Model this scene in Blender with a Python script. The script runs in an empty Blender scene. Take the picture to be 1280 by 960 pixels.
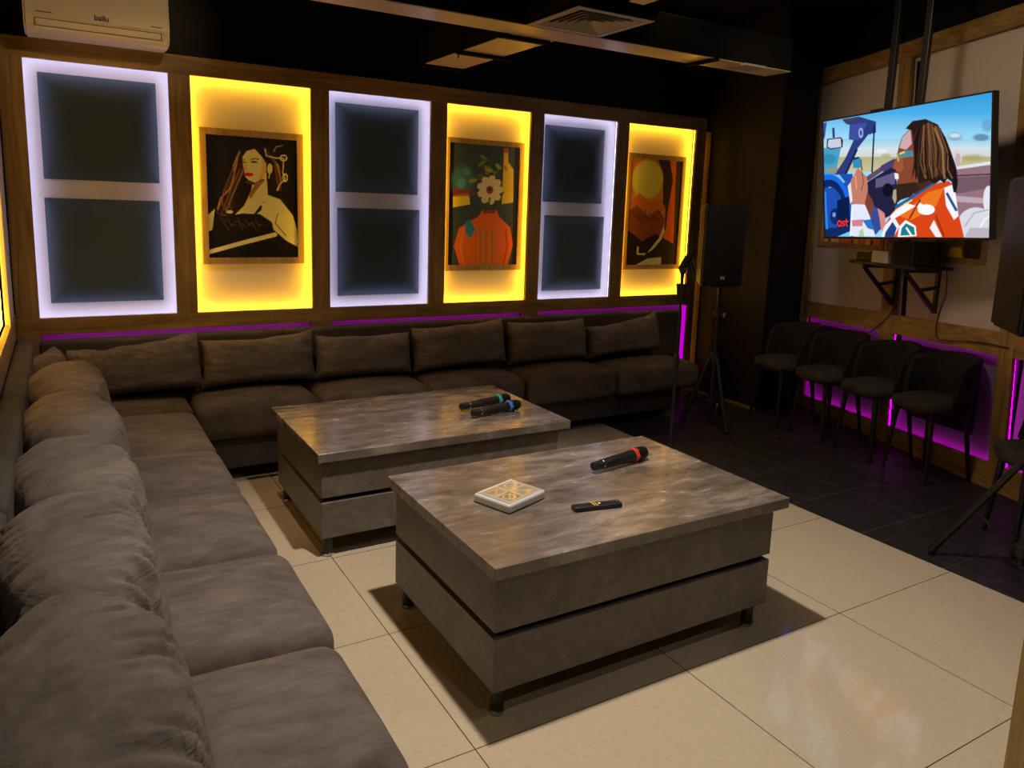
import bpy, bmesh, math, random
import numpy as np
from mathutils import Vector, Matrix, noise
R = math.radians
scene = bpy.context.scene
COL = scene.collection

# ------------------------------------------------------------------ materials
def rgb(r, g, b):
    f = lambda c: (c/255/12.92) if c/255 <= .04045 else ((c/255+.055)/1.055)**2.4
    return (f(r), f(g), f(b), 1)

class NT:
    def __init__(s, name):
        s.m = bpy.data.materials.new(name); s.m.use_nodes = True
        s.t = s.m.node_tree; s.t.nodes.clear()
        s.out = s.n('ShaderNodeOutputMaterial')
    def n(s, typ, **kw):
        nd = s.t.nodes.new(typ)
        for k, v in kw.items():
            if k in nd.inputs: nd.inputs[k].default_value = v
            else: setattr(nd, k, v)
        return nd
    def l(s, a, b): s.t.links.new(a, b)

def principled(name, col, rough=.5, metal=0, spec=.5, coat=0, sheen=0, sheen_tint=None, bump=None, emit=None):
    a = NT(name); p = a.n('ShaderNodeBsdfPrincipled')
    p.inputs['Base Color'].default_value = col
    p.inputs['Roughness'].default_value = rough
    p.inputs['Metallic'].default_value = metal
    p.inputs['Specular IOR Level'].default_value = spec
    p.inputs['Coat Weight'].default_value = coat
    p.inputs['Sheen Weight'].default_value = sheen
    a.l(p.outputs[0], a.out.inputs[0])
    if bump:
        tc = a.n('ShaderNodeTexCoord'); nz = a.n('ShaderNodeTexNoise', Scale=bump[0], Detail=4.0)
        b = a.n('ShaderNodeBump', Strength=bump[1], Distance=bump[2] if len(bump) > 2 else .002)
        a.l(tc.outputs['Object'], nz.inputs['Vector']); a.l(nz.outputs[0], b.inputs['Height'])
        a.l(b.outputs[0], p.inputs['Normal'])
    return a.m

def emission(name, col, strength):
    a = NT(name); e = a.n('ShaderNodeEmission', Strength=strength)
    e.inputs[0].default_value = col
    a.l(e.outputs[0], a.out.inputs[0]); return a.m

def ramp(a, stops):
    r = a.n('ShaderNodeValToRGB'); cr = r.color_ramp
    while len(cr.elements) > 1: cr.elements.remove(cr.elements[-1])
    cr.elements[0].position = stops[0][0]; cr.elements[0].color = stops[0][1]
    for p, c in stops[1:]:
        e = cr.elements.new(p); e.color = c
    return r

def mapping(a, scale=(1, 1, 1), rot=(0, 0, 0), coord='Object'):
    tc = a.n('ShaderNodeTexCoord'); mp = a.n('ShaderNodeMapping')
    mp.inputs['Scale'].default_value = scale; mp.inputs['Rotation'].default_value = rot
    a.l(tc.outputs[coord], mp.inputs['Vector']); return mp

def mat_wood(name, dark, light, axis):
    """pine boards; the grain runs along axis"""
    a = NT(name); p = a.n('ShaderNodeBsdfPrincipled', Roughness=.5)
    sc = [26, 26, 26]; sc[axis] = 1.6
    mp = mapping(a, sc)
    nz = a.n('ShaderNodeTexNoise', Scale=1.0, Detail=6.0, Roughness=.6, Distortion=1.2)
    a.l(mp.outputs[0], nz.inputs['Vector'])
    r = ramp(a, [(.32, dark), (.5, tuple((d+l)/2 for d, l in zip(dark, light))), (.68, light)])
    a.l(nz.outputs[0], r.inputs[0])
    mp2 = mapping(a, (3, 3, 3)); kn = a.n('ShaderNodeTexNoise', Scale=1.0, Detail=3.0)
    a.l(mp2.outputs[0], kn.inputs['Vector'])
    mix = a.n('ShaderNodeMix', data_type='RGBA', blend_type='MULTIPLY'); mix.inputs[0].default_value = .55
    r2 = ramp(a, [(.3, (.45, .42, .4, 1)), (.6, (1, 1, 1, 1))])
    a.l(kn.outputs[0], r2.inputs[0]); a.l(r.outputs[0], mix.inputs[6]); a.l(r2.outputs[0], mix.inputs[7])
    a.l(mix.outputs[2], p.inputs['Base Color'])
    b = a.n('ShaderNodeBump', Strength=.25, Distance=.002); a.l(nz.outputs[0], b.inputs['Height'])
    a.l(b.outputs[0], p.inputs['Normal']); a.l(p.outputs[0], a.out.inputs[0]); return a.m

def mat_velvet(name, base, hi, scale=(2.2, 7, 5), rot=(0, 0, .3), sheen=.35, bump=.35):
    """velour whose pile has been brushed into streaks"""
    a = NT(name); p = a.n('ShaderNodeBsdfPrincipled', Roughness=.85)
    p.inputs['Specular IOR Level'].default_value = .15
    p.inputs['Sheen Weight'].default_value = sheen
    p.inputs['Sheen Roughness'].default_value = .45
    p.inputs['Sheen Tint'].default_value = hi
    mp = mapping(a, scale, rot)
    n1 = a.n('ShaderNodeTexNoise', Scale=1.3, Detail=5.0, Roughness=.72, Distortion=.35)
    a.l(mp.outputs[0], n1.inputs['Vector'])
    r = ramp(a, [(.3, base), (.5, tuple(b*.55+h*.45 for b, h in zip(base, hi))), (.72, hi)])
    a.l(n1.outputs[0], r.inputs[0]); a.l(r.outputs[0], p.inputs['Base Color'])
    mp2 = mapping(a, (scale[0]*1.6, scale[1]*1.8, scale[2]*1.8), rot)
    n2 = a.n('ShaderNodeTexNoise', Scale=2.0, Detail=6.0, Roughness=.55, Distortion=.8)
    a.l(mp2.outputs[0], n2.inputs['Vector'])
    b = a.n('ShaderNodeBump', Strength=bump, Distance=.012); a.l(n2.outputs[0], b.inputs['Height'])
    a.l(b.outputs[0], p.inputs['Normal']); a.l(p.outputs[0], a.out.inputs[0]); return a.m

def mat_stone(name, c0, c1, c2, rough, scale, dist, spec):
    """concrete-look laminate with cloudy streaks"""
    a = NT(name); p = a.n('ShaderNodeBsdfPrincipled')
    mp = mapping(a, scale, (0, 0, .25))
    n1 = a.n('ShaderNodeTexNoise', Scale=1.0, Detail=9.0, Roughness=.66, Distortion=dist)
    a.l(mp.outputs[0], n1.inputs['Vector'])
    p.inputs['Specular IOR Level'].default_value = spec
    mq = mapping(a, tuple(q*.28 for q in scale), (0, 0, .35)); n0 = a.n('ShaderNodeTexNoise', Scale=1.0, Detail=4.0, Roughness=.6, Distortion=dist*1.5)
    a.l(mq.outputs[0], n0.inputs['Vector'])
    av = a.n('ShaderNodeMix', data_type='FLOAT'); av.inputs[0].default_value = .5
    a.l(n1.outputs[0], av.inputs[2]); a.l(n0.outputs[0], av.inputs[3])
    r = ramp(a, [(.34, c0), (.49, c1), (.64, c2)])
    a.l(av.outputs[0], r.inputs[0]); a.l(r.outputs[0], p.inputs['Base Color'])
    rr = ramp(a, [(.3, (rough*.75,)*3+(1,)), (.7, (rough*1.3,)*3+(1,))])
    a.l(n1.outputs[0], rr.inputs[0]); a.l(rr.outputs[0], p.inputs['Roughness'])
    b = a.n('ShaderNodeBump', Strength=.05, Distance=.002); a.l(n1.outputs[0], b.inputs['Height'])
    a.l(b.outputs[0], p.inputs['Normal']); a.l(p.outputs[0], a.out.inputs[0]); return a.m

def tile_lines(a, px, py, ox, oy, w):
    """1 on the joints of a px x py tile grid"""
    tc = a.n('ShaderNodeTexCoord'); sx = a.n('ShaderNodeSeparateXYZ'); a.l(tc.outputs['Object'], sx.inputs[0])
    res = []
    for i, (pp, oo) in enumerate(((px, ox), (py, oy))):
        ad = a.n('ShaderNodeMath', operation='ADD'); a.l(sx.outputs[i], ad.inputs[0]); ad.inputs[1].default_value = -oo + pp*50
        md = a.n('ShaderNodeMath', operation='MODULO'); a.l(ad.outputs[0], md.inputs[0]); md.inputs[1].default_value = pp
        s1 = a.n('ShaderNodeMath', operation='SUBTRACT'); a.l(md.outputs[0], s1.inputs[0]); s1.inputs[1].default_value = pp/2
        ab = a.n('ShaderNodeMath', operation='ABSOLUTE'); a.l(s1.outputs[0], ab.inputs[0])
        gt = a.n('ShaderNodeMath', operation='GREATER_THAN'); a.l(ab.outputs[0], gt.inputs[0]); gt.inputs[1].default_value = pp/2 - w
        res.append(gt)
    mx = a.n('ShaderNodeMath', operation='MAXIMUM'); a.l(res[0].outputs[0], mx.inputs[0]); a.l(res[1].outputs[0], mx.inputs[1])
    return mx

def mat_floor_tile():
    a = NT('beige porcelain tile'); p = a.n('ShaderNodeBsdfPrincipled')
    g = tile_lines(a, .78, .6435, 0, 0, .0016)
    mp = mapping(a, (1, 1, 1)); n1 = a.n('ShaderNodeTexNoise', Scale=55.0, Detail=5.0, Roughness=.6, Distortion=1.0)
    a.l(mp.outputs[0], n1.inputs['Vector'])
    r = ramp(a, [(.3, (.50, .41, .285, 1)), (.7, (.57, .475, .345, 1))]); a.l(n1.outputs[0], r.inputs[0])
    mix = a.n('ShaderNodeMix', data_type='RGBA'); a.l(g.outputs[0], mix.inputs[0]); a.l(r.outputs[0], mix.inputs[6])
    mix.inputs[7].default_value = (.05, .04, .03, 1)
    a.l(mix.outputs[2], p.inputs['Base Color'])
    n3 = a.n('ShaderNodeTexNoise', Scale=2.5, Detail=3.0); a.l(mp.outputs[0], n3.inputs['Vector'])
    rr = ramp(a, [(.3, (.045,)*3+(1,)), (.7, (.09,)*3+(1,))]); a.l(n3.outputs[0], rr.inputs[0])
    a.l(rr.outputs[0], p.inputs['Roughness'])
    b = a.n('ShaderNodeBump', Strength=.02, Distance=.002); a.l(n1.outputs[0], b.inputs['Height'])
    a.l(b.outputs[0], p.inputs['Normal']); a.l(p.outputs[0], a.out.inputs[0]); return a.m

def mat_dark_floor():
    a = NT('black slate tile'); p = a.n('ShaderNodeBsdfPrincipled')
    g = tile_lines(a, .46, .40, 2.29, .03, .0022)
    mp = mapping(a, (3.0, 1.4, 1), (0, 0, .6)); n1 = a.n('ShaderNodeTexNoise', Scale=1.6, Detail=7.0, Roughness=.7, Distortion=2.5)
    a.l(mp.outputs[0], n1.inputs['Vector'])
    r = ramp(a, [(.3, (.008, .008, .009, 1)), (.56, (.02, .019, .019, 1)), (.74, (.055, .05, .048, 1))]); a.l(n1.outputs[0], r.inputs[0])
    mix = a.n('ShaderNodeMix', data_type='RGBA'); a.l(g.outputs[0], mix.inputs[0]); a.l(r.outputs[0], mix.inputs[6])
    mix.inputs[7].default_value = (.07, .066, .063, 1)
    a.l(mix.outputs[2], p.inputs['Base Color'])
    rr = ramp(a, [(.35, (.62,)*3+(1,)), (.72, (.38,)*3+(1,))]); a.l(n1.outputs[0], rr.inputs[0]); a.l(rr.outputs[0], p.inputs['Roughness'])
    p.inputs['Specular IOR Level'].default_value = .35
    b = a.n('ShaderNodeBump', Strength=.4, Distance=.006); a.l(n1.outputs[0], b.inputs['Height'])
    a.l(b.outputs[0], p.inputs['Normal']); a.l(p.outputs[0], a.out.inputs[0]); return a.m

def mat_mesh(name, col, hole, scale, rough=.55):
    """perforated acoustic board"""
    a = NT(name); p = a.n('ShaderNodeBsdfPrincipled', Roughness=rough)
    p.inputs['Specular IOR Level'].default_value = .25
    tc = a.n('ShaderNodeTexCoord'); sx = a.n('ShaderNodeSeparateXYZ'); a.l(tc.outputs['Object'], sx.inputs[0])
    xy = a.n('ShaderNodeMath', operation='ADD'); a.l(sx.outputs[0], xy.inputs[0]); a.l(sx.outputs[1], xy.inputs[1])
    vals = []
    for src in (xy.outputs[0], sx.outputs[2]):
        m = a.n('ShaderNodeMath', operation='MULTIPLY'); a.l(src, m.inputs[0]); m.inputs[1].default_value = scale
        s = a.n('ShaderNodeMath', operation='SINE'); a.l(m.outputs[0], s.inputs[0]); vals.append(s)
    mu = a.n('ShaderNodeMath', operation='MULTIPLY'); a.l(vals[0].outputs[0], mu.inputs[0]); a.l(vals[1].outputs[0], mu.inputs[1])
    r = ramp(a, [(.25, hole), (.55, col)]); a.l(mu.outputs[0], r.inputs[0])
    a.l(r.outputs[0], p.inputs['Base Color'])
    b = a.n('ShaderNodeBump', Strength=.12, Distance=.003); a.l(mu.outputs[0], b.inputs['Height'])
    a.l(b.outputs[0], p.inputs['Normal']); a.l(p.outputs[0], a.out.inputs[0]); return a.m

def mat_attr(name, rough=.4, emit=0, coat=0, gain=1):
    a = NT(name); at = a.n('ShaderNodeAttribute', attribute_name='picture')
    if emit:
        p = a.n('ShaderNodeEmission', Strength=emit); a.l(at.outputs[0], p.inputs[0])
    else:
        p = a.n('ShaderNodeBsdfPrincipled', Roughness=rough); vm = a.n('ShaderNodeMix', data_type='RGBA', blend_type='MULTIPLY'); vm.inputs[0].default_value = 1; vm.inputs[7].default_value = (gain, gain, gain, 1); vm.clamp_result = True
        a.l(at.outputs[0], vm.inputs[6]); a.l(vm.outputs[2], p.inputs['Base Color'])
        p.inputs['Coat Weight'].default_value = coat; p.inputs['Coat Roughness'].default_value = .05
    a.l(p.outputs[0], a.out.inputs[0]); return a.m

YEL = (1.0, .50, .022, 1); WHT = (.60, .60, 1.0, 1); PNK = (.62, .0, .66, 1)
M = {}
WD, WL = (.18, .108, .032, 1), (.40, .25, .082, 1)
M['wood_x'] = mat_wood('brown pine along x', WD, WL, 0)
M['wood_y'] = mat_wood('brown pine along y', WD, WL, 1)
M['wood_z'] = mat_wood('brown pine upright', WD, WL, 2)
M['ply'] = mat_wood('pale plywood', (.33, .22, .09, 1), (.52, .37, .17, 1), 2)
M['board'] = principled('cream board', (.80, .76, .72, 1), .6)
M['board_white'] = principled('off white board', (.60, .575, .56, 1), .6)
M['grey_board'] = principled('grey beige board', (.50, .45, .40, 1), .6, bump=(8, .05))
M['felt'] = principled('black felt', (.040, .068, .090, 1), .75, sheen=.3, spec=.35, bump=(260, .5, .002))
M['black_wall'] = mat_mesh('black acoustic board', (.006, .0055, .0055, 1), (.004, .004, .004, 1), 300)
M['brown_mesh'] = mat_mesh('dark brown perforated board', (.034, .024, .017, 1), (.004, .0035, .003, 1), 400)
M['black_paint'] = principled('matt black paint', (.007, .007, .008, 1), .7, spec=.2)
M['black_plastic'] = principled('black plastic', (.010, .010, .011, 1), .42, bump=(400, .15, .0005))
M['black_metal'] = principled('black powder coated metal', (.010, .010, .011, 1), .38)
M['grille'] = mat_mesh('black speaker grille', (.012, .012, .012, 1), (.003, .003, .003, 1), 700, .5)
M['chrome'] = principled('chrome', (.6, .6, .6, 1), .18, 1)
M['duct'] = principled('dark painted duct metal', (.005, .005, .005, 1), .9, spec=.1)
M['duct_glow'] = principled('duct metal tinted by panel light', (.60, .44, .20, 1), .32, .0, bump=(14, .15))  # yellow panel light on the duct undersides put into the colour
M['diffuser'] = principled('tan painted diffuser', (.34, .28, .22, 1), .5)
M['ac'] = principled('off white plastic', (.72, .64, .54, 1), .38)
M['ac_flap'] = principled('off white plastic flap', (.80, .72, .63, 1), .35)
M['ink'] = principled('dark ink', (.03, .025, .02, 1), .6)
M['logo'] = principled('silver badge', (.6, .58, .54, 1), .35, .3)
M['yellow_led'] = emission('yellow led', YEL, 24)
M['white_led'] = emission('cool white led', WHT, 10.5)
M['yellow_soft'] = emission('dim yellow led', YEL, 12)
M['pink_led'] = emission('magenta led', PNK, 4.5)
M['pink_hot'] = emission('bright magenta led', PNK, 9)
M['pink_dim'] = emission('dim magenta led', PNK, 6)
M['pink_soft'] = emission('soft magenta tape', PNK, .9)
M['bay_dark'] = principled('charcoal bay board', (.16, .155, .16, 1), .6)
M['bay_board'] = principled('grey bay board', (.32, .32, .32, 1), .6)
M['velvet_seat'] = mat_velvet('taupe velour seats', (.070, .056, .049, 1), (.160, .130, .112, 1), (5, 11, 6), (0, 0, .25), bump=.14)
M['velvet_seat_dim'] = mat_velvet('taupe velour seats dimmed for the back run', (.050, .040, .034, 1), (.130, .100, .080, 1), (5, 11, 6), (0, 0, .15), bump=.14)  # same velour, with the dim warm light there put into the colour
M['velvet_pillow'] = mat_velvet('taupe velour cushions', (.062, .050, .043, 1), (.200, .163, .140, 1), (3, 3, 9), (.2, 0, .2), bump=.45)
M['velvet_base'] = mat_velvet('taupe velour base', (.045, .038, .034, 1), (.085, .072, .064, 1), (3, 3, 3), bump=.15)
M['velvet_chair'] = mat_velvet('charcoal velour', (.012, .011, .011, 1), (.030, .027, .025, 1), (4, 4, 4), sheen=.25, bump=.1)
M['velvet_chair_seat'] = mat_velvet('charcoal velour seat', (.022, .020, .019, 1), (.052, .047, .043, 1), (4, 4, 4), sheen=.4, bump=.1)
M['table_top'] = mat_stone('concrete look table top', (.066, .050, .039, 1), (.155, .122, .098, 1), (.33, .27, .22, 1), .22, (7, 20, 8), .6, 1.0)
M['table_side'] = mat_stone('concrete look table side', (.085, .068, .054, 1), (.125, .102, .083, 1), (.18, .15, .122, 1), .42, (16, 16, 16), 1.6, .5)
M['floor'] = mat_floor_tile(); M['dark_floor'] = mat_dark_floor()
M['ring_red'] = principled('red silicone', (.62, .045, .03, 1), .4)
M['ring_blue'] = principled('blue silicone', (.02, .16, .62, 1), .4)
M['ring_teal'] = principled('teal silicone', (.03, .36, .33, 1), .4)
M['silver'] = principled('silver plastic', (.80, .80, .84, 1), .4, .1)
M['wrap'] = principled('clear plastic wrap over white card', (.58, .57, .56, 1), .22, coat=.6, bump=(60, .3))
M['yellow_mark'] = principled('yellow print', (.7, .5, .05, 1), .5)
M['white_mark'] = principled('white print', (.7, .7, .7, 1), .5)
M['poster'] = mat_attr('printed poster', .35, coat=.25, gain=2.6)
M['screen'] = mat_attr('lit screen picture', emit=1.15)
M['packet_print'] = mat_attr('printed card', .3, coat=.4)

# ------------------------------------------------------------------ mesh helpers
def box(bm, x0, x1, y0, y1, z0, z1, bev=0, seg=2):
    t = bmesh.new(); r = bmesh.ops.create_cube(t, size=1)
    for v in t.verts:
        v.co = Vector(((x0+x1)/2+v.co.x*(x1-x0), (y0+y1)/2+v.co.y*(y1-y0), (z0+z1)/2+v.co.z*(z1-z0)))
    if bev: bmesh.ops.bevel(t, geom=t.edges[:], offset=bev, segments=seg, affect='EDGES', profile=.6)
    join(bm, t); return bm
def join(bm, t, mat=None):
    if mat is not None: t.transform(mat)
    me = bpy.data.meshes.new('tmp'); t.to_mesh(me); t.free(); bm.from_mesh(me); bpy.data.meshes.remove(me)
def B(*a, **k):
    bm = bmesh.new(); box(bm, *a, **k); return bm
def prism(bm, quad_a, quad_b, bev=0):
    """solid between two 4-gons"""
    t = bmesh.new(); va = [t.verts.new(p) for p in quad_a]; vb = [t.verts.new(p) for p in quad_b]
    n = len(va); t.faces.new(va[::-1]); t.faces.new(vb)
    for i in range(n): t.faces.new((va[i], va[(i+1) % n], vb[(i+1) % n], vb[i]))
    bmesh.ops.recalc_face_normals(t, faces=t.faces[:])
    if bev: bmesh.ops.bevel(t, geom=t.edges[:], offset=bev, segments=1, affect='EDGES')
    join(bm, t); return bm
def tube(bm, pts, rad, seg=12, caps=True):
    pts = [Vector(p) for p in pts]; n = len(pts); rad = rad if isinstance(rad, (list, tuple)) else [rad]*n
    t = bmesh.new(); rings = []; up = None
    for i, p in enumerate(pts):
        d = (pts[min(i+1, n-1)]-pts[max(i-1, 0)]).normalized()
        if up is None: up = Vector((0, 0, 1)) if abs(d.z) < .9 else Vector((1, 0, 0))
        u = d.cross(up).normalized(); v = u.cross(d).normalized(); up = v
        rings.append([t.verts.new(p+rad[i]*(u*math.cos(2*math.pi*k/seg)+v*math.sin(2*math.pi*k/seg))) for k in range(seg)])
    for a, b in zip(rings, rings[1:]):
        for k in range(seg): t.faces.new((a[k], a[(k+1) % seg], b[(k+1) % seg], b[k]))
    if caps:
        t.faces.new(rings[0][::-1]); t.faces.new(rings[-1])
    bmesh.ops.recalc_face_normals(t, faces=t.faces[:])
    join(bm, t); return bm
def lathe(bm, prof, seg=24, mat=None):
    """prof: list of (radius, height) revolved about z"""
    t = bmesh.new(); rings = []
    for r, z in prof:
        rings.append([t.verts.new((max(r, 1e-5)*math.cos(2*math.pi*k/seg), max(r, 1e-5)*math.sin(2*math.pi*k/seg), z)) for k in range(seg)])
    for a, b in zip(rings, rings[1:]):
        for k in range(seg): t.faces.new((a[k], a[(k+1) % seg], b[(k+1) % seg], b[k]))
    t.faces.new(rings[0][::-1]); t.faces.new(rings[-1])
    bmesh.ops.recalc_face_normals(t, faces=t.faces[:])
    join(bm, t, mat); return bm
def soft_box(x0, x1, y0, y1, z0, z1, r, puff=0, n=14, wob=0, seed=0, k=5, sag=0):
    h = Vector(((x1-x0)/2, (y1-y0)/2, (z1-z0)/2)); c = Vector(((x0+x1)/2, (y0+y1)/2, (z0+z1)/2))
    def axis(hh):
        rr = min(r, hh*.98); e = [-hh+rr*(1-math.cos(math.pi/2*i/k)) for i in range(k)]
        mid = [-hh+rr+(2*(hh-rr))*i/n for i in range(n+1)]
        return e+mid+[-q for q in e[::-1]]
    ax = [axis(h.x), axis(h.y), axis(h.z)]
    bm = bmesh.new(); cache = {}
    def vert(p):
        key = tuple(round(q, 5) for q in p)
        if key in cache: return cache[key]
        q = Vector([max(-(h[i]-min(r, h[i]*.98)), min(h[i]-min(r, h[i]*.98), p[i])) for i in range(3)])
        d = Vector(p)-q
        o = q+d.normalized()*min(r, d.length if d.length < r else r) if d.length > 1e-9 else Vector(p)
        u, v = o.x/h.x, o.y/h.y
        if puff: o.z += (o.z/h.z+ .2)*puff*(1-min(1, u*u))*(1-min(1, v*v)) if o.z > 0 else 0
        if wob:
            w = noise.noise(Vector((o.x*4+seed*7, o.y*4, o.z*4)))*wob+noise.noise(Vector((o.x*11, o.y*11+seed*3, o.z*9)))*wob*.4
            o += Vector((w*.3, w*.3, w))
        cache[key] = bm.verts.new(o+c); return cache[key]
    for a in range(3):
        b_, c_ = (a+1) % 3, (a+2) % 3
        for sgn in (-1, 1):
            for i in range(len(ax[b_])-1):
                for j in range(len(ax[c_])-1):
                    q = []
                    for di, dj in ((0, 0), (1, 0), (1, 1), (0, 1)):
                        p = [0, 0, 0]; p[a] = sgn*h[a]; p[b_] = ax[b_][i+di]; p[c_] = ax[c_][j+dj]; q.append(vert(p))
                    if len(set(q)) > 2:
                        try: bm.faces.new(q if sgn > 0 else q[::-1])
                        except ValueError: pass
    bmesh.ops.recalc_face_normals(bm, faces=bm.faces[:])
    return bm

def obj(name, bm, mat, parent=None, smooth=False, inv=None):
    if inv is not None: bm.transform(inv)
    me = bpy.data.meshes.new(name); bm.to_mesh(me); bm.free()
    for m in (mat if isinstance(mat, (list, tuple)) else [mat]): me.materials.append(m)
    if smooth is True:
        for p in me.polygons: p.use_smooth = True
    o = bpy.data.objects.new(name, me); COL.objects.link(o)
    if smooth == 'auto':
        for p in me.polygons: p.use_smooth = True
        me.set_sharp_from_angle(angle=R(35))
    if parent is not None: o.parent = parent
    return o
def tag(o, label, cat, group=None, kind=None):
    if label: o['label'] = label
    if cat: o['category'] = cat
    if group: o['group'] = group
    if kind: o['kind'] = kind
    return o
class Thing:
    """an Empty at the base of a thing; parts are given in world coordinates unless local=True"""
    def __init__(s, name, label, cat, loc=(0, 0, 0), rotz=0, group=None):
        s.o = bpy.data.objects.new(name, None); COL.objects.link(s.o); s.o.empty_display_size = .05
        s.o.location = loc; s.o.rotation_euler = (0, 0, rotz)
        tag(s.o, label, cat, group)
        s.inv = (Matrix.Translation(loc) @ Matrix.Rotation(rotz, 4, 'Z')).inverted()
    def part(s, name, bm, mat, parent=None, smooth=False, local=False):
        return obj(name, bm, mat, parent or s.o, smooth, None if local else s.inv)
def structure(name, bm, mat, smooth=False):
    o = obj(name, bm, mat, None, smooth); o['kind'] = 'structure'; return o
NTRIM = [0]
def trim(bm, mat):
    NTRIM[0] += 1; return structure('trim_%d' % NTRIM[0], bm, mat)
def copy_thing(root, loc, rotz, label):
    r = root.copy(); COL.objects.link(r); r.location = loc; r.rotation_euler = (0, 0, rotz); r['label'] = label
    def rec(src, dst):
        for ch in list(src.children):
            c = ch.copy(); COL.objects.link(c); c.parent = dst; rec(ch, c)
    rec(root, r); return r
def text_bm(body, size, extrude=.0006, mat=None):
    cu = bpy.data.curves.new('tmp text', 'FONT'); cu.body = body; cu.size = size; cu.extrude = extrude
    cu.offset = size*.02; cu.align_x = 'CENTER'; cu.align_y = 'CENTER'
    o = bpy.data.objects.new('tmp text', cu); COL.objects.link(o); bpy.context.view_layer.update()
    me = bpy.data.meshes.new_from_object(o.evaluated_get(bpy.context.evaluated_depsgraph_get()))
    bm = bmesh.new(); bm.from_mesh(me)
    bpy.data.objects.remove(o); bpy.data.curves.remove(cu); bpy.data.meshes.remove(me)
    if mat is not None: bm.transform(mat)
    return bm

# ------------------------------------------------------------------ painter for printed and lit pictures
def lin(c):
    c = np.asarray(c, float)/255.; return np.where(c <= .04045, c/12.92, ((c+.055)/1.055)**2.4)
class Painter:
    def __init__(s, nx, ny, quad, bg, ss=3):
        s.nx, s.ny, s.ss = nx, ny, ss
        A = []; b = []
        for (x, y), (u, v) in zip(quad, ((0, 0), (1, 0), (1, 1), (0, 1))):
            A.append([x, y, 1, 0, 0, 0, -u*x, -u*y]); b.append(u)
            A.append([0, 0, 0, x, y, 1, -v*x, -v*y]); b.append(v)
        hh = np.linalg.solve(np.array(A), np.array(b)); H = np.append(hh, 1).reshape(3, 3); s.Hi = np.linalg.inv(H)
        U, V = np.meshgrid((np.arange(nx*ss)+.5)/(nx*ss), (np.arange(ny*ss)+.5)/(ny*ss))
        P = np.stack([U, V, np.ones_like(U)], -1) @ s.Hi.T
        s.X, s.Y = P[..., 0]/P[..., 2], P[..., 1]/P[..., 2]
        s.img = np.zeros(s.X.shape+(3,)); s.img[:] = lin(bg)
    def blend(s, mask, c, al=1):
        m = (mask*al)[..., None]; s.img = s.img*(1-m)+lin(c)*m
    def poly(s, pts, c, al=1):
        ins = np.zeros(s.X.shape, bool); n = len(pts)
        for i in range(n):
            x0, y0 = pts[i]; x1, y1 = pts[(i+1) % n]
            if y0 == y1: continue
            cond = ((s.Y < y0) != (s.Y < y1)); xi = x0+(s.Y-y0)*(x1-x0)/(y1-y0); ins ^= cond & (s.X < xi)
        s.blend(ins.astype(float), c, al)
    def ell(s, cx, cy, rx, ry, c, al=1, soft=0, rot=0):
        dx, dy = s.X-cx, s.Y-cy; ca, sa = math.cos(rot), math.sin(rot)
        d = np.sqrt(((dx*ca+dy*sa)/rx)**2+((-dx*sa+dy*ca)/ry)**2)
        s.blend(np.clip((1-d)/soft, 0, 1) if soft else (d < 1).astype(float), c, al)
    def ring(s, cx, cy, rx, ry, w, c, al=1):
        d = np.sqrt(((s.X-cx)/rx)**2+((s.Y-cy)/ry)**2); s.blend((np.abs(d-1) < w/min(rx, ry)).astype(float), c, al)
    def line(s, pts, w, c, al=1):
        m = np.zeros(s.X.shape, bool)
        for (x0, y0), (x1, y1) in zip(pts, pts[1:]):
            dx, dy = x1-x0, y1-y0; L = dx*dx+dy*dy+1e-9
            t = np.clip(((s.X-x0)*dx+(s.Y-y0)*dy)/L, 0, 1)
            m |= (s.X-x0-t*dx)**2+(s.Y-y0-t*dy)**2 < (w/2)**2
        s.blend(m.astype(float), c, al)
    def vgrad(s, y0, c0, y1, c1):
        t = np.clip((s.Y-y0)/(y1-y0), 0, 1); m = ((s.Y >= y0) & (s.Y < y1)).astype(float)[..., None]
        s.img = s.img*(1-m)+(lin(c0)*(1-t[..., None])+lin(c1)*t[..., None])*m
    def mesh(s, origin, du, dv):
        """a flat grid carrying the picture; origin = top left, du to the right, dv downwards"""
        im = s.img.reshape(s.ny, s.ss, s.nx, s.ss, 3).mean((1, 3))
        o, du, dv = Vector(origin), Vector(du), Vector(dv)
        vs = [o+du*(i/s.nx)+dv*(j/s.ny) for j in range(s.ny+1) for i in range(s.nx+1)]
        W = s.nx+1
        fs = [(j*W+i, (j+1)*W+i, (j+1)*W+i+1, j*W+i+1) for j in range(s.ny) for i in range(s.nx)]
        me = bpy.data.meshes.new('picture'); me.from_pydata(vs, [], fs)
        at = me.color_attributes.new('picture', 'FLOAT_COLOR', 'CORNER')
        cols = np.repeat(np.concatenate([im.reshape(-1, 3), np.ones((s.nx*s.ny, 1))], 1), 4, 0)
        at.data.foreach_set('color', cols.ravel().astype(np.float32))
        return me
def picture(name, painter, origin, du, dv, mat, thing, parent=None):
    me = painter.mesh(origin, du, dv); me.transform(thing.inv); me.materials.append(mat); me.name = name
    o = bpy.data.objects.new(name, me); COL.objects.link(o); o.parent = parent or thing.o; return o

# ------------------------------------------------------------------ room shell
ZC = 2.95; XL = -1.13; YW = 2.945; YB = 2.930
W0 = Vector((3.939, 1.769, 0)); TD = Vector((.3094, .9509, 0)); ND = Vector((.9509, -.3094, 0))   # right wall: along, into the wall
def rw(t, z, off=0): return W0+TD*t+ND*off+Vector((0, 0, z))

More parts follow.
